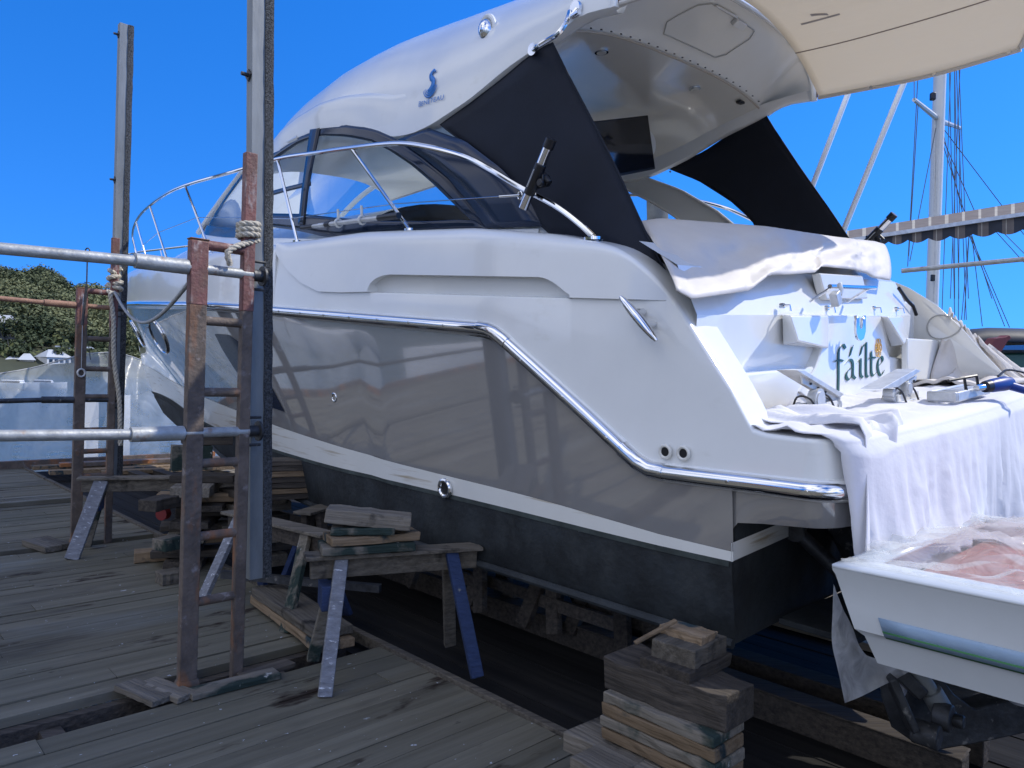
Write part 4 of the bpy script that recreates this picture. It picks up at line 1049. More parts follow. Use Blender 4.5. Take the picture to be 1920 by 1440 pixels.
# hill: from behind the bow round to the far left (polar patch about the camera)
def hill_h(az,d):   # az in degrees, 0 = straight ahead, negative = left
    prof=interp([(-150,20),(-110,34),(-80,46),(-60,44),(-48,52),(-40,50),(-34.6,51),(-30,50),(-28,46),(-26,41),(-22,30),(-16,16),(-10,5),(-5,0)],az)
    t=max(0,(d-262)/(430-262)); 
    f=min(1,t)**0.9 if t<1 else 1
    shore=min(1,max(0,(d-255)/10))
    return -1.8+shore*1.6+prof*0.78*f*(1+0.08*math.sin(az*0.9)+0.05*math.sin(az*2.3+d*0.03))
def pol(az,d): return (math.sin(R(az))*d,math.cos(R(az))*d)
mb=MB(); rows=[]
for i in range(90):
    az=lerp(-150,-4,i/89); r=[]
    for j in range(26):
        d=lerp(250,640,(j/25)**1.3); x,y=pol(az,d); r.append(Vector((x,y,hill_h(az,min(d,470)))))
    rows.append(r)
mb.grid(rows); HILL=mat('hillside_ground',(0.045,0.05,0.025),0.95,var=0.3,vscale=0.05); tag(mb.build('hillside',HILL,None,smooth=60),kind='structure')

def foliage(name,c,c2):
    m=bpy.data.materials.new(name); m.use_nodes=True; n=m.node_tree;N=n.nodes;L=n.links; b=N['Principled BSDF']; b.inputs['Roughness'].default_value=0.75; b.inputs['Specular IOR Level'].default_value=0.2
    at=N.new('ShaderNodeAttribute'); at.attribute_name='tone'; cr=N.new('ShaderNodeValToRGB')
    cr.color_ramp.elements[0].color=(*c,1); cr.color_ramp.elements[1].color=(*c2,1); cr.color_ramp.elements[0].position=0.1; cr.color_ramp.elements[1].position=0.95
    L.new(at.outputs['Fac'],cr.inputs[0]); L.new(cr.outputs[0],b.inputs['Base Color']); return m
FOL=foliage('gum_foliage',(0.04,0.055,0.025),(0.20,0.21,0.10))
FOL2=foliage('shore_foliage',(0.03,0.045,0.015),(0.15,0.16,0.06))
BARK=mat('pale_bark',(0.3,0.28,0.25),0.9,var=0.3,vscale=4)
def crown(mb,c,r,h,n,rnd,leaf,tone0):
    """leaf clumps spread through several lobes"""
    lob=[(Vector((rnd.uniform(-1,1)*r*0.55,rnd.uniform(-1,1)*r*0.55,rnd.uniform(-0.35,0.5)*h*0.5)),rnd.uniform(0.35,0.6)) for _ in range(7)]
    for _ in range(n):
        lc,lr=rnd.choice(lob)
        while True:
            d=Vector((rnd.gauss(0,1),rnd.gauss(0,1),rnd.gauss(0,1)))
            if d.length>0.1: break
        d.normalize(); rad=rnd.uniform(0.6,1.08)
        p=c+lc+Vector((d.x*r*lr*rad,d.y*r*lr*rad,d.z*h*0.5*lr*1.1*rad))
        nn=(d+Vector((rnd.uniform(-.7,.7),rnd.uniform(-.7,.7),rnd.uniform(-.3,.9)))).normalized(); a=nn.orthogonal().normalized(); b=nn.cross(a); s=leaf*rnd.uniform(0.6,1.4); an=rnd.uniform(0,6.28)
        u=(a*math.cos(an)+b*math.sin(an))*s; v=(b*math.cos(an)-a*math.sin(an))*s*0.7
        mb.ct=min(1,max(0,tone0+rnd.uniform(-0.22,0.22)))
        mb.add([p-u-v,p+u-v*0.6,p+u*0.7+v,p-u*0.8+v*0.8],[(0,1,2,3)])
rnd=random.Random(11); mb=MB(); mb.tone=[]; mb.ct=0.5
# visible part of the wooded hill: dense trees; the rest coarser
for _ in range(1500):
    az=rnd.uniform(-37,-24); d=rnd.uniform(270,500)
    if d<292 and rnd.random()<0.5: continue
    x,y=pol(az,d); z=hill_h(az,min(d,470)); r=rnd.uniform(3.2,6.0)*(0.6 if d<292 else 1); h=r*rnd.uniform(1.2,1.6)
    crown(mb,Vector((x,y,z+h*0.45)),r*0.9,h,170,rnd,0.46,min(1,max(0,0.45+0.35*_ns.noise(Vector((x*0.03,y*0.03,0)))*2+rnd.uniform(-0.25,0.25))))
for _ in range(700):
    az=rnd.uniform(-150,-4); d=rnd.uniform(290,520)
    if -41<az<-20: continue
    x,y=pol(az,d); z=hill_h(az,min(d,470)); r=rnd.uniform(8,14); h=r*1.2
    crown(mb,Vector((x,y,z+h*0.4)),r,h,40,rnd,3.2,rnd.uniform(0.15,0.8))
tag(mb.build('hill_forest',FOL,None,smooth=0,fix=False),kind='stuff')
def hp_(px,py,d):  # ground point on the hill seen at photo position at distance d
    r=ray(px,py); t=d/math.hypot(r.x,r.y); return CC+r*t
# individual trees by the shore
TL=[(20,668,282,9,'grey-green bushy tree at the left end of the shore houses'),(62,660,292,6,'small olive tree above the left shore houses'),(100,650,300,7,'yellow-green tree behind the long pale roof'),(132,648,305,7,'dark tree left of the ladder post on the far shore'),(168,650,300,6,'green tree seen between the two far ladder posts'),(197,668,290,5,'low tree just right of the far ladder posts'),(70,690,276,4,'thin grey bare-looking tree between the white houses')]
for i,(px,py,d,r,lab) in enumerate(TL):
    c=hp_(px,py,d); base=Vector((c.x,c.y,hill_h(math.degrees(math.atan2(c.x,c.y)),d)-0.5)); t=root('shore_tree',base,lab,'tree','trees by the far shore')
    rn=random.Random(i+50); mb=MB(); mb.tone=[]; mb.ct=0.5; crown(mb,c,r,r*1.3,420,rn,0.75,0.35+0.4*(i%3)/2); mb.build('crown',FOL2,t,smooth=0,fix=False)
    mb=MB(); mb.tube([base,base.lerp(c,0.6)+Vector((0.3,0,0)),c+Vector((0.2,0,r*0.3))],[0.35,0.25,0.08],7)
    for k in range(4): a=base.lerp(c,0.6); mb.tube([a,a+Vector((math.cos(k*1.7)*r*0.5,math.sin(k*1.7)*r*0.5,r*0.5))],[0.15,0.04],5)
    mb.build('trunk',BARK,t)
# houses on the far shore
HW=mat('white_weatherboard',(0.6,0.6,0.58),0.7,var=0.05); HR=mat('pale_roof',(0.45,0.47,0.48),0.5); HR2=mat('grey_roof',(0.3,0.33,0.36),0.5); WD=mat('dark_window',(0.02,0.025,0.03),0.15)
def house(px,py,d,w_,h_,dep,roofh,lab,roofm=HR,wallm=HW,gable=True,wins=3,yaw=0,stilt=0):
    c=hp_(px,py-3,d); rt=root('shore_house',c,lab,'house','houses on the far shore'); f=Vector((-c.x,-c.y,0)).normalized(); f.rotate(Matrix.Rotation(R(yaw),3,'Z')); rx=Vector((-f.y,f.x,0)); up=Vector((0,0,1))
    w_*=0.82; h_*=0.9
    mb=MB(); mb.box(c+up*(h_/2),(w_,dep,h_),(rx,-f,up)); wl=mb.build('wall',wallm,rt)
    mb=MB(); o=0.5; z=c+up*h_
    P=[z-rx*(w_/2+o)+f*(dep/2+o),z+rx*(w_/2+o)+f*(dep/2+o),z+rx*(w_/2+o)-f*(dep/2+o),z-rx*(w_/2+o)-f*(dep/2+o)]
    if gable: r1,r2=z-rx*(w_*0.22)+up*roofh,z+rx*(w_*0.22)+up*roofh
    else: r1,r2=z-rx*(w_/2+o)+up*roofh-f*dep*0.4,z+rx*(w_/2+o)+up*roofh-f*dep*0.4
    mb.add(P+[r1,r2],[(0,1,5,4),(2,3,4,5),(1,2,5),(3,0,4),(3,2,1,0)]); mb.build('roof',roofm,rt,smooth=0)
    for k in range(wins):
        x=lerp(-w_*0.34,w_*0.34,k/(max(1,wins-1))) if wins>1 else 0
        mb=MB(); mb.box(c+up*(h_*0.52)+rx*x+f*(dep/2+0.03),(w_/(wins*1.8),0.12,h_*0.42),(rx,-f,up)); mb.build('window',WD,wl)
    if stilt:
        mb=MB(); mb.box(c-up*(stilt/2)+f*0.2,(w_*0.9,dep*0.7,stilt),(rx,-f,up)); mb.build('undercroft',wallm,rt)
    return rt
house(8,640,300,11,3.6,8,5.0,'house with a steep pale roof at the left edge of the far shore',HR,mat('dark_wall',(0.12,0.13,0.14),0.8),True,2,-20,1.5)
house(28,690,274,5.0,2.3,5,1.4,'small cream cottage with a low white roof, leftmost near the water')
house(50,690,272,4.6,2.2,5,2.0,'small white house with a pyramid roof and dark veranda',HR,mat('cream_wall',(0.5,0.42,0.3),0.8),True,2,0,1.0)
house(100,687,272,8.5,2.6,7,2.4,'larger white house with a broad pale roof and grey side veranda',HR,HW,True,4,25)
house(124,671,284,6.5,3.2,6,0.5,'flat-roofed white house with big windows left of the ladder post',HR2,HW,False,2,0,1.2)
house(166,671,284,4.5,2.4,5,1.0,'small house with a grey roof seen between the far ladder posts',HR2,HW,True,2)
house(84,662,292,7.5,0.6,5,0.5,'long low pale roof above the shore houses',mat('green_roof',(0.42,0.5,0.42),0.6),mat('dark_wall',(0.12,0.13,0.14),0.8),False,0)
# moored boats seen through the sheet
def small_boat(p,yaw,L,lab,m1,sail=False,group='boats moored in the bay'):
    rt=root('moored_boat',p,lab,'boat',group); rt.rotation_euler=(0,0,0); X=Vector((math.cos(yaw),math.sin(yaw),0)); Y=Vector((-X.y,X.x,0)); U=Vector((0,0,1)); p=Vector(p)
    mb=MB(); rows=[]
    for t in frange(0,1,10):
        b=0.16*L*(1-max(0,(t-0.45)/0.55)**2)+0.01; z=0.10*L+0.04*L*t*t
        rows.append([p+X*((t-0.5)*L)+Y*(k*b*q)+U*h for k,q,h in ((-1,1,z),(-1,0.9,z*0.5),(-1,0.6,-0.1),(1,0.6,-0.1),(1,0.9,z*0.5),(1,1,z))])
    mb.grid(rows,closeu=True); mb.add(rows[0],[tuple(range(6))]); mb.build('hull',m1,rt)
    mb=MB(); mb.box(p+U*(0.13*L)+X*(0.02*L),(L*0.38,L*0.2,L*0.09),(X,Y,U),0,0.85); mb.build('cabin',HW,rt,bevel=0.05)
    mb=MB(); mb.box(p+U*(0.14*L)+X*(0.02*L),(L*0.34,L*0.205,L*0.03),(X,Y,U)); mb.build('cabin_window',WD,rt)
    if sail: mb=MB(); mb.tube([p+U*0.1*L,p+U*1.25*L],[0.05,0.03],6); mb.bar(p+U*0.26*L-X*0.35*L,p+U*0.26*L,0.06,0.06); mb.build('mast',ALU,rt)
for px,py,d,yaw,L,lab in ((80,712,120,0.3,6,'white motorboat moored beyond the sheeting, left'),(22,716,110,0.1,6.5,'white cruiser moored at far left beyond the sheeting')):
    c=hp_(px,py,d); small_boat((c.x,c.y,-1.55),yaw,L,lab,HW)
# boats to the left of the slip (they show mirrored in the topsides)
REDM=mat('red_hull',(0.45,0.03,0.02),0.4)
for (x,y),yaw,L,lab,m_ in (((-24,3),1.4,11,'white sailboat berthed left of the jetty',HW),((-26,-10),1.2,9,'red-hulled boat berthed left of the jetty',REDM),((-34,18),1.0,10,'white cruiser berthed beyond the left of the jetty',HW)):
    small_boat((x,y,-1.55),yaw,L,lab,m_,True,'boats berthed beside the jetty')

# ================================================================== STEEL FRAMES, GUIDE POLES, ROPES
def frame(A,uB,topA,topB,rungs,pipes,lab,tiltB=0):
    A=Vector((A[0],A[1],0)); B=A+BT0*uB; rt=root('ladder_frame',A,lab,'ladder frame','rusty ladder frames beside the slip')
    up=Vector((0,0,1)); h=topA
    ax=(BT0,BF,up)
    mb=MB(); mb.box(A+up*(topA/2-0.03),(0.088,0.05,topA+0.06),ax); mb.box(A+up*(topA+0.003),(0.098,0.058,0.008),ax); mb.build('post',[RUST],rt,bevel=0.006)
    # red oxide upper length
    mb=MB(); mb.box(A+up*(topA-0.17),(0.0915,0.0535,0.33),ax); mb.build('post_top',REDO,rt,bevel=0.006)
    mb=MB(); mb.box(B+up*(topB/2-0.03),(0.062,0.045,topB+0.06),ax); mb.build('post',RUST,rt,bevel=0.006)
    mb=MB(); mb.box(B+up*(topB-0.42),(0.0655,0.0485,0.85),ax); mb.build('post_top',REDO,rt,bevel=0.006)
    for z in rungs:
        mb=MB(); mb.tube([A+up*z+BT0*0.04,B+up*z-BT0*0.028],0.024 if z!=rungs[0] else 0.026,12); mb.build('rung',REDO if z==rungs[0] else RUST,rt)
    for z,dz,L,m_,r in pipes:
        P=A+up*z
        mb=MB(); mb.tube([P-BT0*L-up*dz*L,P-BT0*0.25,B+up*z+BT0*0.06],r,14); pr=mb.build('pipe_rail',m_,rt)
        mb=MB(); mb.tube([P-BT0*0.30,P-BT0*0.05],r*1.42,14); mb.build('pipe_sleeve',m_,pr)
        mb=MB(); mb.tube([B+up*z+BT0*0.03,B+up*z+BT0*0.085],r*1.2,12); mb.disc(B+up*z+BT0*0.082,BT0,0.055,0.012,14)
        for q in (-0.075,0.075): mb.disc(B+up*(z+q)+BT0*0.01,BT0,0.008,0.09,8)
        mb.build('pipe_flange',STEE,pr)
    # rust foot
    mb=MB(); mb.box(A+up*0.02+BF*0.0,(0.12,0.075,0.06),ax,0,0.8); mb.build('foot',RUST,rt)
    return rt
FA=(-1.63,3.80); FB=(-3.99,6.83)
COPP=mat('rust_brown_pipe',(0.27,0.15,0.10),0.7,var=0.25,vscale=20,bump=0.3,bscale=60)
frame(FA,0.262,2.31,2.81,[2.29,1.90,1.53,1.16,0.78,0.44],[(2.165,0.03,4.0,PIPE,0.027),(1.32,-0.02,4.0,PIPE,0.026)],'nearer rusty ladder frame with a rope knotted round its tall post')
fb=frame(FB,0.27,2.36,2.86,[2.34,1.9,1.62,1.36,1.05,0.85,0.62],[(2.20,-0.015,4.5,COPP,0.022),(1.33,0.03,4.5,STEE,0.022)],'farther rusty ladder frame with a copper-brown pipe and hanging rope')
def pole(base,z0,z1,lean,lab,bolts,w1=0.10):
    b=Vector((base[0],base[1],z0)); t=Vector((base[0]+lean,base[1],z1)); rt=root('guide_pole',b,lab,'guide pole','tall galvanised guide poles')
    d=(t-b).normalized(); x=BT0; y=BF
    mb=MB(); Lw=0.085
    # channel section, open towards the pad
    prof=[(-0.05,-0.035),(0.03,-0.035),(0.03,-0.028),(-0.042,-0.028),(-0.042,0.028),(0.03,0.028),(0.03,0.035),(-0.05,0.035)]
    mb.add([b+x*a+y*c for a,c in prof]+[t+x*a+y*c for a,c in prof],[tuple(range(8)),tuple(range(15,7,-1))]+[(i,(i+1)%8,8+(i+1)%8,8+i) for i in range(8)]); mb.build('channel',GALV,rt,smooth=0,bevel=0.002)
    mb=MB(); c0=b+x*0.055; c1=t+x*0.055
    n=60; rows=[]
    rn=random.Random(3)
    for i in range(n+1):
        p=c0.lerp(c1,i/n); j=lambda:rn.uniform(-0.0022,0.0022)
        rows.append([p+x*(a+j())+y*(c+j()) for a,c in ((-0.03,-0.043),(0.0,-0.046),(0.02,-0.040),(0.027,0),(0.02,0.040),(-0.03,0.043))])
    mb.grid(rows,closeu=True); mb.add(rows[0]+rows[-1],[tuple(range(6)),tuple(range(11,5,-1))]); mb.build('carpet_pad',FOAM,rt,smooth=0)
    for z in bolts:
        p=b.lerp(t,(z-z0)/(z1-z0)); mb=MB(); mb.box(p-x*0.054,(0.008,0.05,0.05),(x,(y+Vector((0,0,1))).normalized(),(y-Vector((0,0,1))).normalized())); mb.disc(p-x*0.05,-x,0.011,0.045,8); mb.build('bolt',STEE,rt,smooth=30)
pole((-1.405,4.14),0.49,4.9,-0.10,'nearer tall galvanised guide pole with a dark carpet pad, beside the knotted rope post',(3.28,1.92))
pole((-3.86,7.20),0.50,4.96,0.0,'farther tall galvanised guide pole with a dark carpet pad, top in the sky',(4.85,3.45))

def twisted(path,r,n=3,turns_per_m=9,m=ROPE,name='rope',label=None,parent=None,group=None,cat='rope'):
    P=resample(path,max(24,int(sum((Vector(a)-Vector(b)).length for a,b in zip(path,path[1:]))*70)))
    mb=MB(); L=0; Ls=[0]
    for a,b in zip(P,P[1:]): L+=(b-a).length; Ls.append(L)
    a=None; fr=[]
    for i in range(len(P)):
        T=(P[min(i+1,len(P)-1)]-P[max(i-1,0)]).normalized()
        a=T.orthogonal().normalized() if a is None else (a-T*a.dot(T)).normalized(); fr.append((a,T.cross(a)))
    for k in range(n):
        Q=[]
        for i,p in enumerate(P):
            an=2*math.pi*(k/n+Ls[i]*turns_per_m); Q.append(p+(fr[i][0]*math.cos(an)+fr[i][1]*math.sin(an))*r*0.52)
        mb.tube(Q,r*0.56,6)
    o=mb.build(name,m,parent,smooth=60)
    if label: tag(o,label,cat,group)
    return o
A=Vector((*FA,0)); B=A+BT0*0.262; up=Vector((0,0,1))
c=B+up*2.40; pth=[]
for i in range(0,3*16+5):
    t=2*math.pi*i/16; pth.append(c+BT0*(0.052*math.cos(t))+BF*(0.045*math.sin(t))+up*(-0.045+0.028*i/16))
pth=[A.lerp(B,0.6)+up*2.20-BF*0.03,A.lerp(B,0.5)+up*2.26-BF*0.05,B+up*2.31-BT0*0.06-BF*0.04]+pth
twisted(cr_spline(pth,2),0.0165,3,11,ROPE,'rope','thick pale rope coiled and knotted round the tall post of the nearer ladder frame')
A2=Vector((*FB,0)); B2=A2+BT0*0.27
kn=[]
for i in range(40):
    t=i*0.62; kn.append(B2+up*(2.58-0.0065*i)+BT0*(0.055*math.cos(t))+BF*(0.05*math.sin(t*1.3)))
hang=[B2+up*(2.33-0.13*i)-BF*0.06+BT0*(-0.05+0.012*i+0.01*math.sin(i)) for i in range(0,12)]
twisted(cr_spline(kn+hang,2),0.021,3,8,ROPE,'rope','rope knotted on the farther ladder frame and hanging down beside its post')
sag=[B2+up*2.36,]; e=A+up*2.14-BT0*0.05
for t in frange(0,1,10)[1:]: p=B2.lerp(A,t); sag.append(Vector((p.x,p.y,lerp(2.36,2.15,t)-0.28*math.sin(math.pi*t)**1.0)))
twisted(cr_spline(sag,2),0.012,3,12,ROPG,'rope','grey rope sagging between the two ladder frames')
# small hanging line with a ring on the far frame
mb=MB(); p=A2-BF*0.04+BT0*0.0; mb.tube([p+up*2.30,p+up*1.62],0.003,6); q=p+up*1.58; mb.tube([q+BT0*0.03*math.cos(t)+up*0.035*math.sin(t) for t in frange(0,2*math.pi,14)[:-1]],0.009,8,closed=True); tob('lanyard',mb,ALU,'thin wire with a metal ring hanging on the farther ladder post','lanyard')
# shackle pin and stub over the top rail
mb=MB(); p=gnd(158,478,2.32); q=Vector(((158-960)/1387*6.5,6.5,2.45)); mb.tube([q+up*0.2,q-up*0.12],0.006,6); mb.tube([q+up*0.2+Vector((0.02*math.cos(t),0,0.03*math.sin(t))) for t in frange(0,2*math.pi,10)[:-1]],0.006,6,closed=True); mb.tube([q-up*0.1,q-up*0.45-Vector((0.03,0,0))],0.012,8); mb.tube([q+up*-0.45,q+Vector((0.05,0,-0.75))],0.003,5); tob('hook_pin',mb,STEE,'small hook and stick rising behind the upper pipe rail','hook')

# ---- plastic sheeting behind the bow
def sheet(u0,u1,zt,lab,s0,seed,lean=0.5):
    rn=random.Random(seed); rows=[]; n=70; k=26
    for i in range(n+1):
        u=lerp(u0,u1,i/n); r=[]
        for j in range(k+1):
            v=j/k; z=lerp(-0.15,interp(zt,u),v)
            fold=0.10*math.sin(u*2.3+v*2)+0.05*math.sin(u*7+v*5+seed)+0.03*math.sin(u*17-v*9)
            sag_=-0.12*math.sin(math.pi*v)
            r.append(sl(s0+lean*v**1.3+fold*(0.4+0.6*v)+sag_,u,z))
        rows.append(r)
    mb=MB(); mb.grid(rows); o=mb.build('plastic_sheet',SHEET,None,smooth=80,fix=False); tag(o,lab,'plastic sheet','sheets of clear plastic hung at the slip end')
    mb=MB(); mb.tube([r[-1] for r in rows],0.012,6); mb.build('top_cord',mat('cord',(0.35,0.36,0.36),0.8),o)
    return o
sheet(-3.5,4.05,[(-3.5,1.2),(1.0,1.30),(2.2,1.42),(2.9,1.58),(3.6,1.85),(4.05,1.90)],'clear plastic sheeting hung across the slip end, left of the guide pole',14.2,1)
sheet(4.15,7.5,[(4.15,1.95),(4.8,1.75),(5.5,1.5),(7.5,1.4)],'clear plastic sheeting hung beneath the bow, right of the guide pole',14.5,4)
for i,u in enumerate((3.80,4.36)):
    mb=MB(); mb.bar(sl(14.8,u,-0.1),sl(14.85,u,1.12),0.26 if i==0 else 0.2,0.05); tob('sheet_post',mb,mat('white_board',(0.7,0.7,0.7),0.7),('white board standing behind the sheeting by the far ladder frame','white board standing behind the sheeting under the bow')[i],'board','boards behind the sheeting')
# rust-brown beams and lit planks at the slip end
mb=MB(); mb.bar(sl(13.72,-8,0.05),sl(13.72,5.6,0.05),0.10,0.14); tob('end_beam',mb,RUST,'long rusty steel beam across the end of the jetty','beam')
for i,(s,u0,u1,z) in enumerate(((13.2,2.6,5.4,0.06),(12.9,2.9,5.4,0.12),(12.6,2.7,5.0,0.05),(12.2,3.3,5.2,0.05))):
    mb=MB(); mb.bar(sl(s,u0,z),sl(s-0.25,u1,z),0.2,0.06); tob('loose_plank',mb,[WTAN,RUST][i==1],['sunlit plank lying farthest back at the slip end','rust-stained bar lying on the sunlit planks at the slip end','sunlit plank lying nearest the far guide pole','sunlit short plank beside the bow blocks'][i],'plank','planks at the slip end',bevel=0.004)

# ---- timbers
def block(p,size,yaw,m,lab,cat='timber block',group=None,tilt=0,name='timber_block',bev=0.006,rough=True,warp=0.006,seed=0):
    """a sawn timber: slightly warped box, long side along its own x; yaw from the across-slip direction"""
    rn=random.Random(int(p[0]*991+p[1]*77+p[2]*1013)+seed)
    X=Vector((math.cos(yaw),math.sin(yaw),tilt)).normalized(); Y=Vector((-math.sin(yaw),math.cos(yaw),0)); Z=X.cross(Y)
    L,w_,h=size; rows=[]; n=8
    for i in range(n+1):
        x=lerp(-L/2,L/2,i/n); j=lambda:rn.uniform(-warp,warp)
        rows.append([Vector((x+(j() if i in(0,n) else 0),-w_/2+j(),-h/2+j()*0.4)),Vector((x,w_/2+j(),-h/2+j()*0.4)),Vector((x,w_/2+j(),h/2+j()*0.6)),Vector((x,-w_/2+j(),h/2+j()*0.6))])
    mb=MB(); mb.grid(rows,closeu=True); mb.add(rows[0],[(0,1,2,3)]); mb.add(rows[-1],[(3,2,1,0)])
    me_o=mb.build(name,m,None,smooth=0,bevel=bev,origin=(0,0,0),doubles=True)
    M=Matrix.Identity(4)
    for i in range(3): M[i][0]=X[i]; M[i][1]=Y[i]; M[i][2]=Z[i]; M[i][3]=p[i]
    me_o.matrix_world=M
    return tag(me_o,lab,cat,group)
YT=BTH            # yaw of the across-slip direction
YF=BTH+math.pi/2  # yaw of the along-slip direction
# stack under the stern corner: (photo px centre, layer z, length, width, height, yaw, material, label)
sc_=gnd(1262,1560,-0.09)   # foot of the stack
sc_=sl(2.0,2.98,0)
g='blocks stacked under the stern corner'
ST=[ # dx along slip-across u, s, z, L(along YT?), w, h, yawoffset, mat, label
 (2.93,1.93,0.335,0.60,0.20,0.075,YF+0.0,WPNT,'green-smeared block, lowest of the pair of pale blocks in the stern stack'),
]
def stk(u,s,z,L,w_,h,yaw,m,lab,**k): return block(sl(s,u,z),(L,w_,h),yaw,m,lab,group=g,**k)
def at_d(px,py,depth):   # world point at photo position and camera depth
    return CC+ray(px,py)*depth
ZB=-0.09
D0=2.78
def lay_(px,py,dep,L,w_,h,yaw,m,lab,**k):
    p=at_d(px,py,dep); return block(p,(L,w_,h),yaw,m,lab,group=g,**k)
yo=YF+R(-3)+math.pi
lay_(1290,1186,2.95,0.20,0.12,0.035,YF,WTAN,'small chamfered offcut right under the stern corner, topmost of the stack')
lay_(1292,1212,2.93,0.26,0.19,0.075,YT+0.05,WGRY,'grey weathered block under the topmost offcut of the stern stack')
lay_(1288,1240,2.92,0.32,0.22,0.05,YT+0.0,WDRK,'thin dark slab third from the top of the stern stack')
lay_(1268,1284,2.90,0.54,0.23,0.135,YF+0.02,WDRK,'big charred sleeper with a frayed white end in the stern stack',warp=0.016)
lay_(1258,1332,2.86,0.50,0.21,0.042,YF,WPNT,'green-smeared board just under the charred sleeper')
lay_(1256,1355,2.86,0.51,0.21,0.05,YF,WTAN,'tan block third from the bottom in the stern stack, clean sides')
lay_(1256,1379,2.86,0.52,0.21,0.045,YF,WPNT,'paint-spattered board low in the stern stack')
lay_(1256,1402,2.86,0.51,0.21,0.045,YF,WTAN,'tan block resting on the long wide timber of the stern stack')
lay_(1226,1436,2.86,0.72,0.24,0.075,YF,WGRY,'long wide grey timber jutting left near the stern stack foot',warp=0.008)
lay_(1140,1440,2.83,0.20,0.22,0.08,YF,WGRY,'upper of the two short bearers at the stern stack foot, left')
lay_(1140,1495,2.80,0.22,0.24,0.09,YF,WTAN,'lower of the two short bearers at the stern stack foot, left')
lay_(1300,1500,2.80,0.30,0.30,0.11,YF,WDRK,'dark bearer at the stern stack foot, right')
lay_(1220,1580,2.78,0.80,0.34,0.14,YF,WDRK,'broad sleeper on the floor under the whole stern stack')
mb=MB(); a=at_d(1190,1206,2.9); b=at_d(1268,1163,2.95); mb.bar(a,b,0.022,0.012); tob('wedge_stick',mb,WTAN,'thin tan stick leaning on the stern stack','stick',bevel=0.003)

# ---- saw horses
def sawhorse(c,yaw,L,H,lab,mats,splay=0.24,endw=0.55,leg=(0.085,0.035),extra=None,beam=WGRY):
    c=Vector(c); X=Vector((math.cos(yaw),math.sin(yaw),0)); Y=Vector((-X.y,X.x,0)); U=Vector((0,0,1)); rt=root('saw_horse',c,lab,'saw horse','timber saw horses under the yacht')
    mb=MB(); mb.bar(c+U*(H-0.07)-X*L/2,c+U*(H-0.07)+X*L/2,0.05,0.11); mb.build('beam',beam,rt,bevel=0.005)
    mb=MB(); mb.bar(c+U*(H-0.005)-X*(L/2+0.03),c+U*(H-0.005)+X*(L/2+0.02),0.15,0.022); mb.build('top_board',WGRY,rt,bevel=0.004)
    i=0
    for e in (-1,1):
        for sd in (-1,1):
            a=c+U*(H-0.02)+X*e*(L/2-0.16)+Y*sd*0.035; b=c+X*e*(L/2-0.16+splay*0.5)+Y*sd*endw/2+U*0.0
            mb=MB(); mb.bar(b,a,leg[0],leg[1],Y*sd+U*0.2); mb.build('leg',mats[i],rt,bevel=0.004); i+=1
    if extra:
        for e in (-1,):
            mb=MB(); q=c+U*(H-0.2)+X*e*(L/2-0.14); mb.box(q-X*0.03-U*0.02,(0.11,0.17,0.13),(X,Y,U)); mb.build('gusset',WBLU,rt,bevel=0.004)
    return rt
pL=gnd(597,1270); pR=gnd(868,1238)
cx=(pL+pR)/2; yw=math.atan2(pR.y-pL.y,pR.x-pL.x); Lh=(pR-pL).length
sawhorse((cx.x,cx.y,0),yw,Lh+0.12,0.665,'saw horse with blue-painted legs carrying boards under the middle of the hull',[WWHT,WPNT,WBLU,WGRY],0.2,0.52,(0.07,0.04),True)
pa=at_d(720,1012,4.08)
for (dx,dz,L,w_,h,m_,dy,tl,lab) in ((-0.03,0.0,0.50,0.22,0.045,WPNT,0.0,0.0,'green-smeared board lowest on the blue-legged saw horse'),(0.0,0.05,0.50,0.2,0.045,WTAN,0.1,0.0,'tan board, middle of three on the blue-legged saw horse'),(-0.05,0.095,0.34,0.2,0.035,WPNT,-0.2,0.0,'short paint-marked board, third up on the blue-legged saw horse'),(-0.02,0.155,0.46,0.18,0.075,WGRY,-0.25,-0.10,'thick split timber wedged topmost between saw horse and hull')):
    block(cx+Vector((0,0,0.702+dz))-Vector((math.cos(yw),math.sin(yw),0))*(0.14-dx),(L,w_,h),yw+dy,m_,lab,group='boards packed on the blue-legged saw horse',tilt=tl)
# left saw horse by the bow stack
qL=gnd(182,1046); q2=gnd(345,1010)
sawhorse((-3.05,6.75,0),math.atan2(0.35,1.0),1.5,0.66,'saw horse with grey-blue flaked legs left of the bow stack',[WWHT,WPNT,WGRY,WDRK],0.35,0.5,(0.11,0.045),True)
block(Vector((-2.95,6.85,0.83)),(0.34,0.22,0.22),0.5,WPNT,'dark green box-like block splashed with white paint on the left saw horse',group='blocks on the left saw horse')
block(Vector((-2.85,6.95,0.99)),(0.42,0.26,0.09),0.55,WDRK,'dark blue-grey beam over the white-splashed block',group='blocks on the left saw horse')
block(Vector((-2.7,7.0,1.07)),(0.36,0.22,0.06),0.5,WDRK,'thin dark wedge topmost under the bow',group='blocks on the left saw horse')
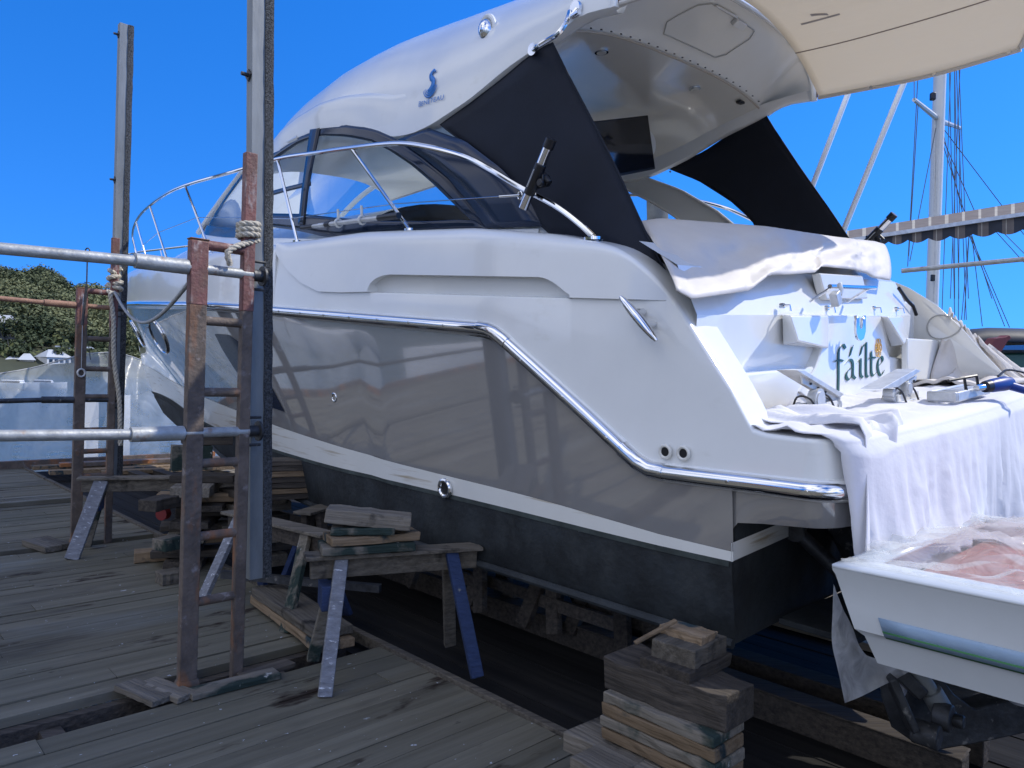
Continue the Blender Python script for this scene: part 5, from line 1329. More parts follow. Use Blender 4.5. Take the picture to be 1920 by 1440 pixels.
# saw horse right of the near ladder frame, and one behind
sawhorse((-1.62,5.15,0),YF+0.15,1.1,0.60,'saw horse with blue legs half hidden behind the nearer ladder frame',[WBLU,WPNT,WBLU,WWHT],0.2,0.5,(0.09,0.035),False,WDRK)
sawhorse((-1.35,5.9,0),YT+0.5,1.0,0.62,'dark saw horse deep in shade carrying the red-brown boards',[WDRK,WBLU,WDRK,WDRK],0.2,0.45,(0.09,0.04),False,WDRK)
for i in range(7):
    block(Vector((-1.75,6.0,0.655+0.045*i)),(0.8-0.02*(i%3),0.26,0.042),YT-0.25+0.03*math.sin(i*2),[WDRK,WTAN,WDRK][i%3],['lowest','second','third','fourth','fifth','sixth','topmost'][i]+' brown board of the neat pile behind the near guide pole',group='neat board pile behind the near guide pole')
# bow stack, rough heap of blocks
rn=random.Random(21); g2='rough stack of blocks under the bow'
ords=['bottom','second','third','fourth','fifth','sixth','seventh','eighth','ninth','tenth','eleventh','top']
z=0
bc=gnd(335,1068)
for i in range(12):
    h=rn.choice([0.05,0.07,0.085,0.06]); L=rn.uniform(0.42,0.62) if i<7 else rn.uniform(0.5,0.7); y=(YT if i%2 else YF)+rn.uniform(-0.15,0.15)-0.5
    dx=rn.uniform(-0.05,0.05)+(0.0 if i<6 else 0.12); m_=rn.choice([WGRY,WDRK,WPNT,WTAN,WDRK])
    block(Vector((bc.x+dx,bc.y+0.18+rn.uniform(-0.04,0.04),z+h/2)),(L,0.22 if i%2 else 0.3,h),y,m_,ords[i]+' layer of the front column in the rough bow stack',group=g2); z+=h+0.004
z=0
for i in range(9):
    h=rn.choice([0.06,0.08,0.1]); y=(YT if i%2 else YF)+rn.uniform(-0.2,0.2)
    block(Vector((bc.x+0.52+rn.uniform(-0.05,0.05),bc.y+0.35,z+h/2)),(rn.uniform(0.45,0.7),0.26,h),y,rn.choice([WDRK,WGRY,WDRK,WPNT]),ords[i]+' layer of the rear column in the rough bow stack',group=g2); z+=h+0.004
for i,(px,py,L,m_,lab) in enumerate(((300,1050,0.40,WTAN,'pale-edged block lying at the left foot of the bow stack'),(325,1092,0.22,WGRY,'squat block on the deck in front of the bow stack'),(318,1030,0.2,WPNT,'green-topped block leaning on the bow stack front'),(300,955,0.3,WDRK,'dark block at the left shoulder of the bow stack'))):
    p=gnd(px,py) if i<2 else at_d(px,py,5.75); p.z=max(p.z,0)+0.05
    block(p,(L,0.16,0.09),YT+0.3*i-0.3,m_,lab,group=g2)
mb=MB(); p=at_d(311,962,6.0); mb.disc(p,(-0.2,-1,0),0.05,0.06,20); tob('red_float',mb,mat('red_paint',(0.16,0.01,0.01),0.5),'small round red fitting between blocks of the bow stack','float')
mb=MB(); p=at_d(463,921,5.6); mb.box(p,(0.12,0.08,0.05),(BT0,BF,up)); mb.box(p+up*0.035,(0.10,0.07,0.02),(BT0,BF,up)); tob('paint_tub',mb,mat('white_tub',(0.55,0.56,0.58),0.4),'white tub with a blue lid behind the nearer ladder frame','tub',bevel=0.01)
# loose planks over the slots
def plank_on(px,py,L,w_,h,yaw,m,lab,z=0):
    p=gnd(px,py); block(Vector((p.x,p.y,z+h/2+0.004)),(L,w_,h),yaw,m,lab,cat='plank',group='loose planks lying on the jetty',name='loose_plank',bev=0.004,warp=0.003)
plank_on(270,1305,0.33,0.12,0.03,YF+0.25,WGRY,'short plank bridging the slot left of the near ladder foot, left one')
plank_on(312,1300,0.33,0.11,0.03,YF+0.28,WGRY,'short plank bridging the slot left of the near ladder foot, right one')
plank_on(440,1288,0.46,0.11,0.03,YT-0.05,WPNT,'flat plank at the foot of the near ladder frame, right side')
plank_on(500,1262,0.3,0.10,0.025,YT+0.1,WDRK,'dark plank end beside the slot right of the near ladder frame')
plank_on(78,1028,0.45,0.14,0.05,YF+0.2,WGRY,'short plank by the far slot at the left, left one')
plank_on(98,1024,0.45,0.12,0.05,YF+0.2,WGRY,'short plank by the far slot at the left, right one')
pa,pb=gnd(505,1135),gnd(625,1225); yy=math.atan2(pb.y-pa.y,pb.x-pa.x); pm=(pa+pb)/2
for i in range(2): block(Vector((pm.x,pm.y,0.055+0.062*i)),(1.15-0.1*i,0.24,0.055),yy+0.02*i,WGRY if i else WTAN,('lower','upper')[i]+' of two broad planks lying askew behind the blue-legged saw horse','plank','two broad planks lying askew')
mb=MB(); mb.bar(Vector((-0.85,5.0,0.2)),Vector((-2.0,5.2,0.21)),0.05,0.05); tob('steel_bar',mb,STEE,'dark bar lying behind the two broad planks','bar')
# A-frame trestles on the slip beams
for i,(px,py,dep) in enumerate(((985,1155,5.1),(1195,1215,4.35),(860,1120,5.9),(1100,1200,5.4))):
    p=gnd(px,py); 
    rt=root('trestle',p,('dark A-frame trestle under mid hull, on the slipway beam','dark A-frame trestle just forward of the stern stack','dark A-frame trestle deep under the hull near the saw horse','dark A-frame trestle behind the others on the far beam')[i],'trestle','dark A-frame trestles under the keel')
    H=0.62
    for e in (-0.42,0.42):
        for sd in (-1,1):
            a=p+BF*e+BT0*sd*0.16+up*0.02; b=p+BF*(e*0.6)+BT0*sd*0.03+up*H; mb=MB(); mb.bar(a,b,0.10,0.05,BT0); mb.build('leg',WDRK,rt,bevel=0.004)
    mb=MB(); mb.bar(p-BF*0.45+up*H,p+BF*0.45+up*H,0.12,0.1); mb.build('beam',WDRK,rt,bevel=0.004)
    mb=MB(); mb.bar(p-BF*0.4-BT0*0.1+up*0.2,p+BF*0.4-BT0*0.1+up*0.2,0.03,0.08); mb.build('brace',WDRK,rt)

# ================================================================== CLOTHS, TENDER, LIFT GEAR
# white sheet over the swim platform, hanging over its aft edge
def hang_edge(y): return -0.07*(1-(y/1.5)**2)-0.02
rows=[]; ys=frange(-1.585,2.6,170)
for y in ys:
    r=[]; k=(y+1.50)/4.1
    ex=hang_edge(min(1.4,y)) if y>-1.46 else 0.12-0.14*math.sqrt(max(0,1-((y+1.46)/0.14)**2))-0.0; rump=math.exp(-((y+1.36)/0.12)**2)
    inner=lerp(0.50,0.60,min(1,k*3))-0.04*math.sin(y*6)
    for v in frange(0,1,12):   # on top
        x=lerp(inner,ex+0.02,v); z=0.216+0.030*max(0,rdg(y*2.2+x*3,x*7-y*1.5,4))*math.sin(math.pi*min(1,v*1.1))**0.7+0.03*rump*(0.5+0.5*nz(v*4,y*9))+0.010*nz(x*22,y*14,3)*(1-v)
        if v<0.3: z+=0.05*(1-v/0.3)*abs(nz(y*5,v*3,8))
        r.append(Vector((x,y,z)))
    for a in frange(0,1,4)[1:]:
        an=a*math.pi/2; r.append(Vector((ex-0.0-0.03*math.sin(an),y,0.205-0.03*(1-math.cos(an)))))
    dep=0.62+0.10*math.sin(y*2.2+0.6)+(0.42*math.exp(-((y+1.44)/0.10)**2))
    for v in frange(0,1,34)[1:]:
        f=0.040*v*nz(y*2.4,v*0.6,2)+0.026*(v**0.8)*rdg(y*6.5+v*0.7,v*0.7,7)+0.010*rdg(y*15-v*1.5,v*1.2,3)*min(1,v*2)
        cr_=0.0012*nz(y*20+v*9,v*16-y*7,9)
        r.append(Vector((ex-0.052-0.05*v-f-cr_-0.05*rump*v,y+0.02*math.sin(v*6+y*9)*v,0.175-dep*v)))
    rows.append(r)
mb=MB(); mb.grid(Wr(rows)); tob('white_cloth',mb,CLOT,'white bed sheet spread over the swim platform and hanging down its aft edge','cloth',smooth=80,solid=0.004,fix=False)
# bunched corner of the sheet, draped over the port end
rows=[]
for i in frange(0,1,40):
    r=[]
    for j in frange(0,1,30):
        y=lerp(-1.50,-1.10,i); 
        x=lerp(0.42,0.02,j) if j<0.5 else lerp(0.22,-0.10,(j-0.5)*2)
        z=0.235+0.04*max(0,rdg(i*2.4+j,j*1.5,2))+0.015*nz(i*7,j*3,5) 
        t=max(0,(j-0.5)*2)
        x=lerp(0.44,-0.045,min(1,j*1.6))-0.03*nz(i*4.5,j*1.5,6)*min(1,j*1.5)
        z=z if j<0.6 else z-(j-0.6)*2.3*(0.55+0.25*math.sin(i*7))
        r.append(Vector((x-0.03*t,y+0.05*math.sin(j*4)-0.06*t*(1-i),z)))
    rows.append(r)
mb=MB(); mb.grid(Wr(rows)); tob('cloth_bundle',mb,CLOT,'bunched end of white cloth spilling over the port corner of the swim platform','cloth',smooth=80,solid=0.004,fix=False)
# beige dust sheet over the starboard quarter
rows=[]
for i in frange(0,1,60):
    r=[]
    for j in frange(0,1,50):
        a=Vector((lerp(0.46,0.24,i**1.2),lerp(1.36,1.48,i),lerp(0.74,0.46,i)))           # along the coaming edge
        b=Vector((lerp(0.50,-0.55,i),lerp(1.02,1.9,i),0.23))           # on the platform
        p=a.lerp(b,j); p.z+= -0.22*math.sin(math.pi*j)*(0.5+0.3*i)+0.03*math.sin(i*28+j*5)*(0.3+j)+0.015*math.sin(i*60+j*9)
        p.x+=0.03*math.sin(i*28+j*4)*j; p.y+=0.03*math.sin(i*21+j*8)
        r.append(p)
    rows.append(r)
mb=MB(); mb.grid(Wr(rows)); tob('dust_sheet',mb,BEIG,'beige dust sheet draped over the starboard quarter of the yacht','cloth',smooth=80,solid=0.005,fix=False)
rows=[]
for i in frange(0,1,50):
    r=[]
    for j in frange(0,1,24):
        y=lerp(0.78,2.5,i); x=lerp(0.52,0.12,j)-0.25*i; z=0.245+0.03*abs(math.sin(j*9+i*6))*math.sin(math.pi*j)+0.02*math.sin(i*17+j*3)*math.sin(math.pi*j)
        r.append(Vector((x,y,z)))
    rows.append(r)
mb=MB(); mb.grid(Wr(rows)); tob('folded_dust_sheet',mb,BEIG,'crumpled beige sheet lying flat on the starboard end of the platform','cloth',smooth=80,solid=0.02,fix=False)

# tender chocks: aluminium hinged cradles
def chock(base,plate,flange,disc_,roll,lab):
    """hinged cradle: plates extruded fore-and-aft from outlines measured at the chock's own station"""
    c=(on(*base[0],2,0.215)+on(*base[1],2,0.215))/2; xs=c.x-0.02
    rt=root('tender_chock',BM@c,lab,'tender chock','hinged aluminium tender chocks on the platform')
    def bl(nm,m_,mb,**k):
        mb.v=[BM@v for v in mb.v]; return mb.build(nm,m_,rt,**k)
    Q=lambda L,x:[on(p[0],p[1],0,x) for p in L]
    e0,e1=on(*base[0],2,0.225),on(*base[1],2,0.225)
    mb=MB(); mb.bar(Vector((xs,e0.y,0.228)),Vector((xs,e1.y,0.228)),0.10,0.022); mb.bar(Vector((xs-0.035,e0.y,0.25)),Vector((xs-0.035,e1.y,0.25)),0.010,0.045); mb.bar(Vector((xs+0.035,e0.y,0.25)),Vector((xs+0.035,e1.y,0.25)),0.010,0.045); bl('base_plate',GELI,mb,bevel=0.003)
    mb=MB(); mb.prism(Q(plate,xs-0.05),(0.10,0,0)); bl('cradle_plate',ALU,mb,bevel=0.002)
    mb=MB(); mb.prism(Q(flange,xs-0.03),(0.008,0,0)); mb.prism(Q(flange,xs+0.03),(0.008,0,0)); fl=bl('cradle_flange',ALU,mb,bevel=0.002)
    f0=on(*flange[0],0,xs-0.03); f1=on(*flange[1],0,xs-0.03)
    for t in (0.2,0.38,0.56):
        mb=MB(); p=f0.lerp(f1,t)+Vector((0,0,-0.018)); mb.disc(p+Vector((0.0,0,0)),(-1,0,0),0.006,0.008,8); bl('rivet',STEE,mb)
    d=on(disc_[0],disc_[1],0,xs-0.045); r_=disc_[2]
    mb=MB(); mb.disc(d,(-1,0,0),r_,0.014,24); mb.disc(d+Vector((-0.012,0,0)),(-1,0,0),r_*0.75,0.008,24); mb.disc(d+Vector((0.03,0,0)),(-1,0,0),r_*0.9,0.03,24); bl('pivot_disc',ALU,mb)
    mb=MB(); p=on(roll[0],roll[1],0,xs)
    for k in range(3): mb.disc(p+Vector((-0.03,(k-1)*0.022,0.025*(1-k))),(1,0,0),0.022,0.05,14)
    mb.tube([p+Vector((0,0.02,-0.04)),p,d+Vector((0.03,0,0))],0.013,8); bl('hinge_link',ALU,mb)
    for t in (0.12,0.72):
        y=lerp(e0.y,e1.y,t); mb=MB(); mb.tube(cr_spline([Vector((xs-0.07,y,0.222)),Vector((xs-0.045,y-0.03,0.30)),Vector((xs+0.01,y-0.05,0.31)),Vector((xs+0.05,y-0.02,0.23))],4),0.005,6); bl('lashing',BLK,mb)
chock(((1487,778),(1583,769)),[(1494,694),(1508,694),(1583,739),(1576,745)],[(1503,703),(1577,746),(1571,756),(1505,719)],(1533,750,0.055),(1561,750),'left hinged aluminium tender chock, leaning down to the right')
chock(((1655,757),(1733,750)),[(1718,692),(1727,695),(1684,726),(1652,730)],[(1720,703),(1682,728),(1679,738),(1718,714)],(1700,729,0.042),(1668,745),'right hinged aluminium tender chock, leaning up towards the heat gun side')
# folded outer chock with lashings
mb=MB(); c=on(1800,748,2,0.23); rt=root('folded_chock',BM@c,'folded metal tender chock lying on the beige sheet','tender chock')
mb.box(c+Vector((0.08,0.05,0.03)),(0.02,0.60,0.055)); mb.box(c+Vector((-0.05,0.05,0.03)),(0.02,0.60,0.055)); mb.box(c+Vector((0.015,-0.25,0.03)),(0.14,0.03,0.055)); mb.box(c+Vector((0.015,0.12,0.035)),(0.09,0.38,0.03)); mb.v=[BM@v for v in mb.v]; mb.build('arm',ALU,rt,bevel=0.01)
mb=MB(); mb.tube([c+Vector((0,-0.2,0.11)),c+Vector((-0.05,-0.12,0.12)),c+Vector((-0.05,-0.08,0.05))],0.008,6); mb.v=[BM@v for v in mb.v]; mb.build('lashing',BLK,rt); mb=MB(); mb.tube([c+Vector((0,0.0,0.11)),c+Vector((-0.05,0.1,0.12)),c+Vector((-0.05,0.14,0.06))],0.008,6); mb.v=[BM@v for v in mb.v]; mb.build('lashing',BLK,rt)
# heat gun
p=on(1866,722,2,0.30); P=BM@p; rt=root('heat_gun',P-Vector((0,0,0.04)),'blue heat gun with a steel nozzle lying on the beige sheet','heat gun')
ax=(BT0*0.9-BF*0.3+Vector((0,0,0.12))).normalized(); BLG=mat('blue_tool_plastic',(0.01,0.04,0.22),0.4)
mb=MB(); mb.tube([P-ax*0.06,P-ax*0.03,P+ax*0.08,P+ax*0.13],[0.028,0.036,0.04,0.03],16); hd=-BF*0.6+BT0*0.5-Vector((0,0,0.25)); mb.tube([P+ax*0.07,P+ax*0.09+hd*0.16],[0.024,0.022],12); mb.build('body',BLG,rt)
mb=MB(); mb.tube([P-ax*0.16,P-ax*0.10,P-ax*0.06],[0.017,0.018,0.026],14); mb.build('nozzle',CHR,rt)
mb=MB(); mb.tube([P-ax*0.09,P-ax*0.055],[0.03,0.034],14); mb.build('collar',BLK,rt)
mb=MB(); mb.tube(cr_spline([P+ax*0.09+hd*0.16,P+ax*0.2+hd*0.1+Vector((0,0,0.05)),P+ax*0.12+Vector((0,0,0.07)),P+ax*0.02+Vector((0,0,0.045))],5),0.006,6); mb.build('cord',BLK,rt)

# ---- the tender (white dinghy) on lift arms, lower right
TU=Vector((0,0,1))
def td(s,u,z): return sl(s,u,z)
t0=at_d(1560,1062,2.50); s0=t0.x*BF.x+t0.y*BF.y; u0=t0.x*BT0.x+t0.y*BT0.y; zt=t0.z
tend=root('tender',t0,'white painted dinghy with masking tape line, cockpit wrapped in clear film','dinghy')
TWH=mat('dinghy_white',(0.72,0.75,0.76),0.18,coat=0.6,var=0.02,bump=0.01,bscale=3)
def tsec(ds):  # section going aft from the blunt front (ds metres)
    L=2.8; w0=lerp(0.75,0.82,min(1,ds/1.0)); zz=zt+0.0*ds
    s=s0-ds; uc=u0+0.82
    up_=lambda k:interp([(0,zt),(3,zt+0.02)],ds)
    return s,uc,w0
rows=[]
zlow=at_d(1618,1236,2.52).z; 
for ds in frange(0,2.9,29):
    f=min(1,ds/0.25); s,uc,w0=tsec(ds)
    rk=0.20*(1-f)
    def q(du,z,rake): return td(s-rake,uc-du,z)
    r=[]
    for du,z,rk_ in ((0.82,zt,0),(0.815,zt-0.012,0.0),(0.80,zt-0.03,0.005),(0.77,zt-0.13,0.03),(0.74,zt-0.215,0.05),(0.728,zt-0.222,0.052),(0.715,lerp(zt,zlow,0.75),0.075),(0.66,zlow-0.02,0.10),(0.25,zlow-0.13,0.2),(-0.25,zlow-0.13,0.2),(-0.66,zlow-0.02,0.1),(-0.74,zt-0.215,0.05),(-0.82,zt,0)):
        r.append(td(s-rk_*(1 if ds==0 else (1-ds/2.9)),uc-du,z))
    rows.append(r)
mb=MB(); mb.grid(rows); mb.add(rows[0],[tuple(range(13))]); mb.add(rows[-1],[tuple(range(13))[::-1]]); mb.build('hull',TWH,tend,smooth=25)
# gunwale cap and side decks
mb=MB(); rr=[]
for r in rows: a,b=r[0],r[-1]; rr.append([a,a.lerp(b,0.09)+TU*0.004,a.lerp(b,0.10)-TU*0.10])
mb.grid(rr); mb.grid([[r[-1],r[-1].lerp(r[0],0.09)+TU*0.004,r[-1].lerp(r[0],0.10)-TU*0.10] for r in rows]); mb.add([rows[0][0],rows[0][-1],rows[1][-1],rows[1][0]],[(0,1,2,3)])
mb.v=[v+TU*0.002 for v in mb.v]; mb.build('gunwale',TWH,tend,smooth=40,solid=0.012)
mb=MB(); mb.add([r_ for r_ in (rows[1][0].lerp(rows[1][-1],.1)-TU*.09,rows[1][-1].lerp(rows[1][0],.1)-TU*.09,rows[-1][-1].lerp(rows[-1][0],.1)-TU*.09,rows[-1][0].lerp(rows[-1][-1],.1)-TU*.09)],[(0,1,2,3)]); mb.build('cockpit_sole',mat('red_brown_lining',(0.34,0.12,0.09),0.6,var=0.35,vscale=5,stretch=(1,12,1)),tend)
# masking tape band along the side
mb=MB(); tr=[]
for r in rows[1:]:
    o=-BT0*0.003; a=r[3].lerp(r[4],0.25)+o; b=r[4]+o*1.5; tr.append([a,a.lerp(b,0.5),b])
mb.grid(tr); TAPE=mat('masking_film',(0.30,0.42,0.56),0.35,coat=0.3,bump=0.2,bscale=20); mb.build('masking_tape',TAPE,tend,solid=0.002,fix=False)
mb=MB(); tr=[]
for r in rows[1:]:
    o=-BT0*0.006; a=r[4].lerp(r[3],0.22)+o; b=r[5]+o*1.3; tr.append([a,b])
mb.grid(tr); mb.build('green_tape',mat('green_tape',(0.06,0.22,0.08),0.5),tend,solid=0.002,fix=False)
mb=MB(); mb.grid([[r[0].lerp(r[-1],0.02)+TU*0.008+(r[1]-r[1]),r[0].lerp(r[-1],0.055)+TU*0.009] for r in rows[5:]]); mb.build('pale_green_tape',mat('pale_green_tape',(0.35,0.62,0.48),0.4),tend,fix=False)
# clear film over the cockpit
FR=[]; rnd=random.Random(5)
for i in frange(0,1,70):
    r=[]
    for j in frange(0,1,46):
        s=s0-0.01-2.7*i; uu=u0+0.05+1.5*j
        ed=min(1,min(j/0.10,(1-j)/0.10)); e2=min(1,i/0.10)
        z=zt+0.014+0.07*ed*e2*(0.6+0.5*nz(i*7,j*5,1))+0.028*rdg(i*16+j*3,j*9-i*6,2)*ed+0.012*nz(i*70,j*38,4)*ed
        r.append(td(s+0.02*math.sin(j*40),uu,z))
    FR.append(r)
mb=MB(); mb.grid(FR); tob('cockpit_film',mb,CLING,'shiny crinkled clear film stretched over the dinghy cockpit','plastic film',smooth=50,fix=False)
# film hanging below the front of the tender
rows2=[]
a0=at_d(1562,1200,2.56); a1=at_d(1720,1235,2.75); 
PF=[[(1563,1095),(1580,1140),(1600,1180),(1612,1225)],[(1561,1150),(1582,1180),(1605,1215),(1650,1245)],[(1560,1205),(1590,1215),(1625,1235),(1718,1245)],[(1572,1260),(1600,1262),(1640,1262),(1700,1262)],[(1584,1318),(1610,1308),(1650,1288),(1690,1268)]]
for i,rw in enumerate(PF): rows2.append(cr_spline([at_d(x,y,2.60+0.05*k+0.02*math.sin(i*2+k)) for k,(x,y) in enumerate(rw)],6))
cols=list(zip(*rows2)); rows2=[cr_spline(c_,5) for c_ in cols]
mb=MB(); mb.grid(rows2); tob('hanging_film',mb,film('cloudy_plastic_film',(0.8,0.8,0.79),0.6,0.15,9,0.9),'loose flap of clear film hanging below the front of the dinghy','plastic film',smooth=60,fix=False)
# lift arms under the tender
la=root('lift_bracket',at_d(1760,1400,2.9),'dark steel platform-lift linkage on the floor beneath the dinghy','lift linkage')
def wb(P,Q,w_,h,m_,nm,upv=(0,0,1)):
    mb=MB(); mb.bar(P,Q,w_,h,upv); return mb.build(nm,m_,la,bevel=0.008)
DZ=2.9
A_=at_d
mb=MB(); P1=[A_(x,y,DZ) for x,y in ((1690,1240),(1740,1235),(1790,1300),(1830,1330),(1905,1310),(1940,1330),(1940,1372),(1850,1392),(1760,1408),(1720,1380),(1700,1320))]; mb.prism(P1,BF*0.10); mb.build('side_plate',STEE,la,bevel=0.008)
mb=MB(); P1=[A_(x,y,DZ+0.35) for x,y in ((1730,1230),(1920,1240),(1925,1260),(1790,1320),(1755,1290))]; mb.prism(P1,BF*0.06); mb.build('rear_plate',WGRY,la,bevel=0.008)
mb=MB(); mb.tube([A_(1706,1238,2.8),A_(1745,1295,2.8)],0.028,14); mb.tube([A_(1745,1295,2.8),A_(1775,1345,2.8)],0.04,14); mb.build('ram',GALV,la)
mb=MB(); mb.bar(A_(1668,1268,2.72),A_(1712,1368,2.72),0.06,0.03); mb.disc(A_(1712,1368,2.76),-BF,0.045,0.09,18); mb.disc(A_(1752,1338,2.78),-BF,0.05,0.06,18); mb.disc(A_(1752,1338,2.80),-BF,0.025,0.1,12); mb.build('link_arm',STEE,la,bevel=0.006)
mb=MB(); mb.bar(A_(1680,1255,2.8),A_(1725,1300,2.8),0.07,0.05); mb.build('cross_arm',STEE,la,bevel=0.006)
mb=MB(); q=A_(1914,1318,2.6); mb.tube([q,q+up*0.10,q+up*0.12,q+up*0.14],[0.035,0.035,0.02,0.02],16); bo=tob('drink_bottle',mb,mat('grey_bottle',(0.25,0.26,0.28),0.3),'grey bottle with a black cap at the right edge below the dinghy','bottle')
mb=MB(); mb.disc(q+up*0.14,(0,0,1),0.022,0.02,14); mb.build('cap',BLK,bo)

# ================================================================== BEHIND, RIGHT: mast, awning, rail, covered boat
def dp(px,py,dep): return CC+ray(px,py)*dep
D=16
mst=root('sailboat_mast',dp(1745,600,D),'tall white sailboat mast with spreaders and wire rigging on the right','mast')
MW=mat('white_mast',(0.66,0.67,0.66),0.35,var=0.03)
mb=MB(); a,b=dp(1745,640,D),dp(1765,60,D); 
d_=(b-a); rows=[]
for t in frange(0,1.25,5): c=a+d_*t; rows.append([c+Vector((0.105*math.cos(q),0.17*math.sin(q),0)) for q in frange(0,2*math.pi,16)[:-1]])
mb.grid(rows,closeu=True); ms_=mb.build('mast_tube',MW,mst,smooth=60)
mb=MB(); mb.tube([dp(1752,220,D-0.1),dp(1752,640,D-0.12)],0.012,6); mb.tube([dp(1760,220,D-0.15),dp(1748,640,D-0.15)],0.006,6); mb.build('mast_track',ALU,ms_)
mb=MB(); mb.tube([dp(1757,222,D),dp(1714,187,D-1.2)],[0.06,0.04],8); mb.build('spreader',MW,mst)
mb=MB(); mb.tube([dp(1766,228,D),dp(1800,240,D+1.2)],[0.06,0.04],8); mb.build('spreader',MW,mst)
mb=MB(); mb.box(dp(1749,181,D-0.4),(0.1,0.1,0.16)); mb.build('deck_light',BLK,mst,bevel=0.02)
mb=MB(); mb.box(dp(1749,521,D-0.3),(0.07,0.07,0.14)); mb.build('cleat',BLK,mst,bevel=0.01)
LN=[((1722,130),(1702,500),D-1),((1722,190),(1704,480),D-1),((1755,240),(1706,490),D-.6),((1714,187),(1714,0),D-1.2),((1790,120),(1798,560),D+.5),((1793,125),(1812,600),D+.6),((1780,125),(1790,590),D+.5),((1800,240),(1797,600),D+1.2),((1757,236),(1838,420),D+.2),((1757,236),(1860,560),D+.3),((1798,125),(1816,560),D+.8),((1817,440),(1802,610),D+.5),((1817,440),(1808,600),D+.5),((1817,440),(1884,612),D+.4),((1818,438),(1893,614),D+.4),((1822,440),(1842,612),D+.6),((1783,125),(1765,620),D),((1765,236),(1920,440),D+.5),((1862,428),(1920,492),D+.8),((1870,425),(1925,480),D+.9),((1790,130),(1790,560),D+.4),((1800,130),(1782,560),D+.3),((1815,440),(1765,236),D+.3)]
RIG=mat('rigging_wire',(0.12,0.13,0.14),0.5,metal=0.5)
for i,(p,q,dd) in enumerate(LN):
    mb=MB(); mb.tube([dp(*p,dd),dp(*q,dd)],0.009,5); mb.build('rigging_wire',RIG,mst)
# striped awning with a scalloped valance
aw_=root('striped_awning',dp(1760,440,9),'brown and cream striped awning with a scalloped valance at the right','awning')
ST=bpy.data.materials.new('striped_canvas'); ST.use_nodes=True; n=ST.node_tree; b=n.nodes['Principled BSDF']; b.inputs['Roughness'].default_value=0.9
at=n.nodes.new('ShaderNodeAttribute'); at.attribute_name='tone'; cr=n.nodes.new('ShaderNodeValToRGB'); cr.color_ramp.interpolation='CONSTANT'
cr.color_ramp.elements[0].color=(0.045,0.05,0.062,1); cr.color_ramp.elements[1].color=(0.20,0.17,0.15,1); cr.color_ramp.elements[1].position=0.3
e=cr.color_ramp.elements.new(0.6); e.color=(0.50,0.46,0.38,1)
n.links.new(at.outputs['Fac'],cr.inputs[0])
tcx=n.nodes.new('ShaderNodeTexCoord'); nsx=n.nodes.new('ShaderNodeTexNoise'); nsx.inputs['Scale'].default_value=9; nsx.inputs['Detail'].default_value=5; n.links.new(tcx.outputs['Object'],nsx.inputs['Vector'])
mxx=n.nodes.new('ShaderNodeMix'); mxx.data_type='RGBA'; mxx.blend_type='MULTIPLY'; mxx.inputs[0].default_value=0.5; n.links.new(cr.outputs[0],mxx.inputs[6]); n.links.new(nsx.outputs[0],mxx.inputs[7]); n.links.new(mxx.outputs[2],b.inputs['Base Color'])
def awp(px,f,D_=9): # f: 0 = top edge, 1 = front bar, 2 = valance bottom
    t=(px-1590)/(1920-1590)
    yt=lerp(433,379,t); yb=lerp(449,398,t); yv=lerp(462,432,t)
    if px<1590: pass
    return t,yt,yb,yv
def strip(name,fa,fb,d1,d2,m_,scal=False):
    mb=MB(); mb.tone=[]; mb.ct=0
    N=260; prev=None
    for i in range(N+1):
        px=lerp(1588,2030,i/N); t,yt,yb,yv=awp(px,0); per=(px-1600)/ (32*(1+0.25*t)); ph=per%1
        y1=(yt,yb,yv)[fa]; y2=(yt,yb,yv)[fb]
        if scal: y2+=7*abs(math.sin(math.pi*(per+0.05)))-2
        a=dp(px,y1,d1); b=dp(px,y2,d2)
        if prev:
            tone=0.9 if (0.30<ph<0.36) else 0.45 if 0.18<ph<0.62 else 0.0
            if not scal: tone=0.9 if 0.2<((px+ (0))/31%1)<0.38 else 0.45
            mb.ct=tone; mb.add([prev[0],a,b,prev[1]],[(0,1,2,3)])
        prev=(a,b)
    return mb.build(name,m_,aw_,smooth=0,solid=0.008,fix=False)
strip('awning_roof',0,1,9.5,9.0,ST); strip('valance',1,2,8.98,8.98,ST,True)
mb=MB(); mb.bar(dp(1590,451,8.95),dp(2030,385,8.95),0.05,0.045); mb.build('front_bar',ALU,aw_)
mb=MB(); mb.bar(dp(1590,436,9.5),dp(2030,363,9.5),0.04,0.03); mb.build('rear_bar',STEE,aw_)
mb=MB(); mb.tube([dp(1690,508,7.5),dp(1960,482,7.0)],0.025,10); tob('pipe_railing',mb,PIPE,'thin grey pipe crossing the sky just right of the yacht quarter','pipe')
# covered boat with a red davit
cbt=root('covered_boat',dp(1880,720,12),'boat under a black tarpaulin with a green hull behind the starboard quarter','boat')
mb=MB(); rows=[]
for t in frange(0,1,10):
    px=lerp(1790,2100,t); yt_=interp([(1790,628),(1830,615),(1925,617),(2100,625)],px); rows.append([dp(px,yt_+24,11.5),dp(px,yt_+5,11.7),dp(px,yt_,12.3),dp(px,yt_+8,13.5)])
mb.grid(rows); mb.build('tarpaulin',mat('black_tarp',(0.02,0.022,0.026),0.6,bump=0.4,bscale=3),cbt,solid=0.02)
mb=MB(); mb.prism([dp(x,y,12) for x,y in ((1790,640),(2100,640),(2100,662),(1800,662))],BF*2.0); mb.build('deckhouse',mat('dull_white_paint',(0.4,0.42,0.42),0.6),cbt,bevel=0.02)
mb=MB(); mb.prism([dp(x,y,11.6) for x,y in ((1795,664),(2100,660),(2100,720),(1815,730))],BF*2.2); mb.build('hull',mat('green_hull',(0.03,0.10,0.08),0.4),cbt,bevel=0.03)
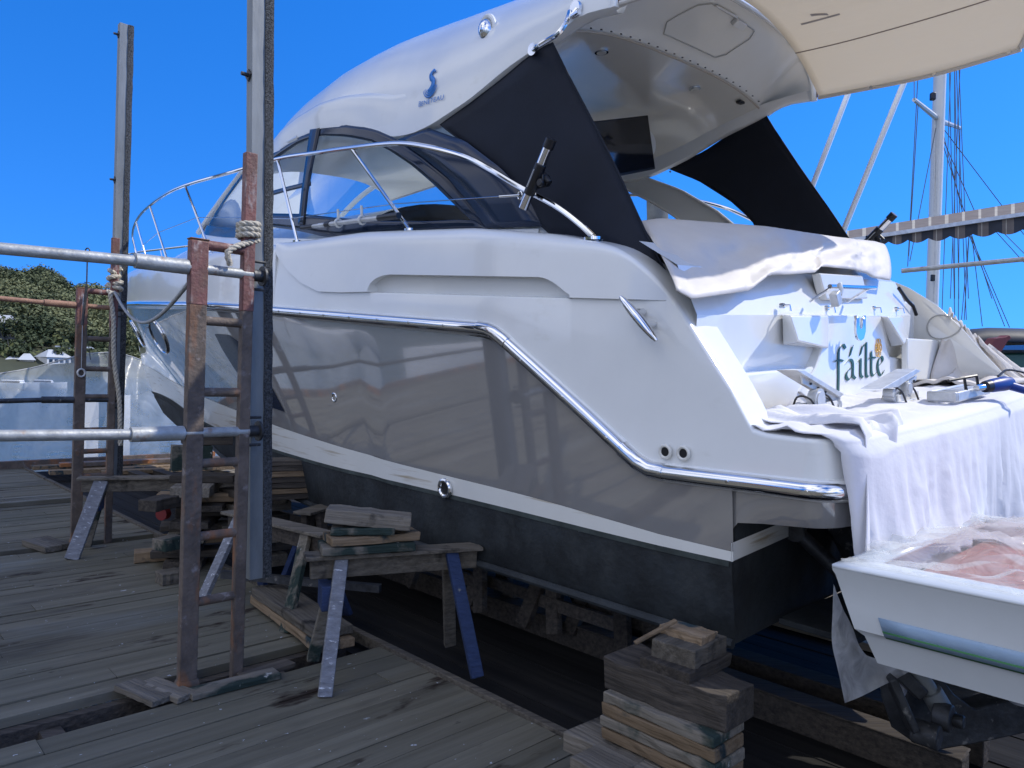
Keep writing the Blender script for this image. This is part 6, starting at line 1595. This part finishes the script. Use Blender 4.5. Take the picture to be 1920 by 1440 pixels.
mb=MB(); mb.prism([dp(x,y,11.4) for x,y in ((1868,649),(2100,642),(2100,656),(1868,656))],BF*0.2); mb.build('blue_stripe',mat('bright_blue',(0.01,0.14,0.42),0.4),cbt)
mb=MB(); mb.prism([dp(x,y,10.8) for x,y in ((1848,660),(1868,634),(1886,632),(1893,628),(1897,634),(1890,640),(1878,660))],BF*0.12); tob('red_davit',mb,mat('faded_red_steel',(0.16,0.04,0.045),0.6),'faded red steel davit head beside the covered boat','davit',bevel=0.008)
mb=MB(); mb.tube([dp(1232,365,9),dp(1234,460,9)],0.13,16); tob('jetty_pile',mb,mat('weathered_pile',(0.16,0.16,0.15),0.9,var=0.3,vscale=5),'grey timber pile seen through the cockpit beyond the yacht','pile')

# boat hook clipped on the life line
B1,B2=on(566,427,1,-1.50),on(748,404,1,-1.50)
bh=root('boat_hook',BM@B1,'telescopic boat hook with black grip clipped under the life line','boat hook')
def bb(nm,m_,mb,**k): mb.v=[BM@v for v in mb.v]; return mb.build(nm,m_,bh,**k)
dv=(B2-B1); mb=MB(); mb.tube([B1+dv*0.2,B1+dv*0.86],0.017,12); mb.tube([B1+dv*0.12,B1+dv*0.3],0.014,12); bb('shaft',ALU,mb)
mb=MB(); mb.tube([B1+dv*0.82,B2],0.022,12); bb('grip',BLK,mb); mb=MB(); mb.tube([B1+dv*0.28,B1+dv*0.33],0.022,12); bb('lock_collar',BLK,mb)
mb=MB(); mb.tube([B1,B1+dv*0.13],0.018,10); mb.tube([B1+dv*0.02,B1+dv*0.02+Vector((-0.02,0,0.07)),B1+dv*0.0+Vector((-0.06,0,0.1))],0.009,8); bb('hook',BLK,mb)
for f in (0.42,0.66):
    c=B1+dv*f; mb=MB(); mb.tube([c+Vector((0,0.03*math.cos(t),0.028*math.sin(t))) for t in frange(0,2*math.pi,12)[:-1]],0.008,6,closed=True); mb.tube([c+Vector((0,0,0.03)),c+Vector((0,0,0.10))],0.01,6); bb('clip',GELI,mb)
#TAIL
for o in bpy.data.objects:
    if '_o' in o: del o['_o']
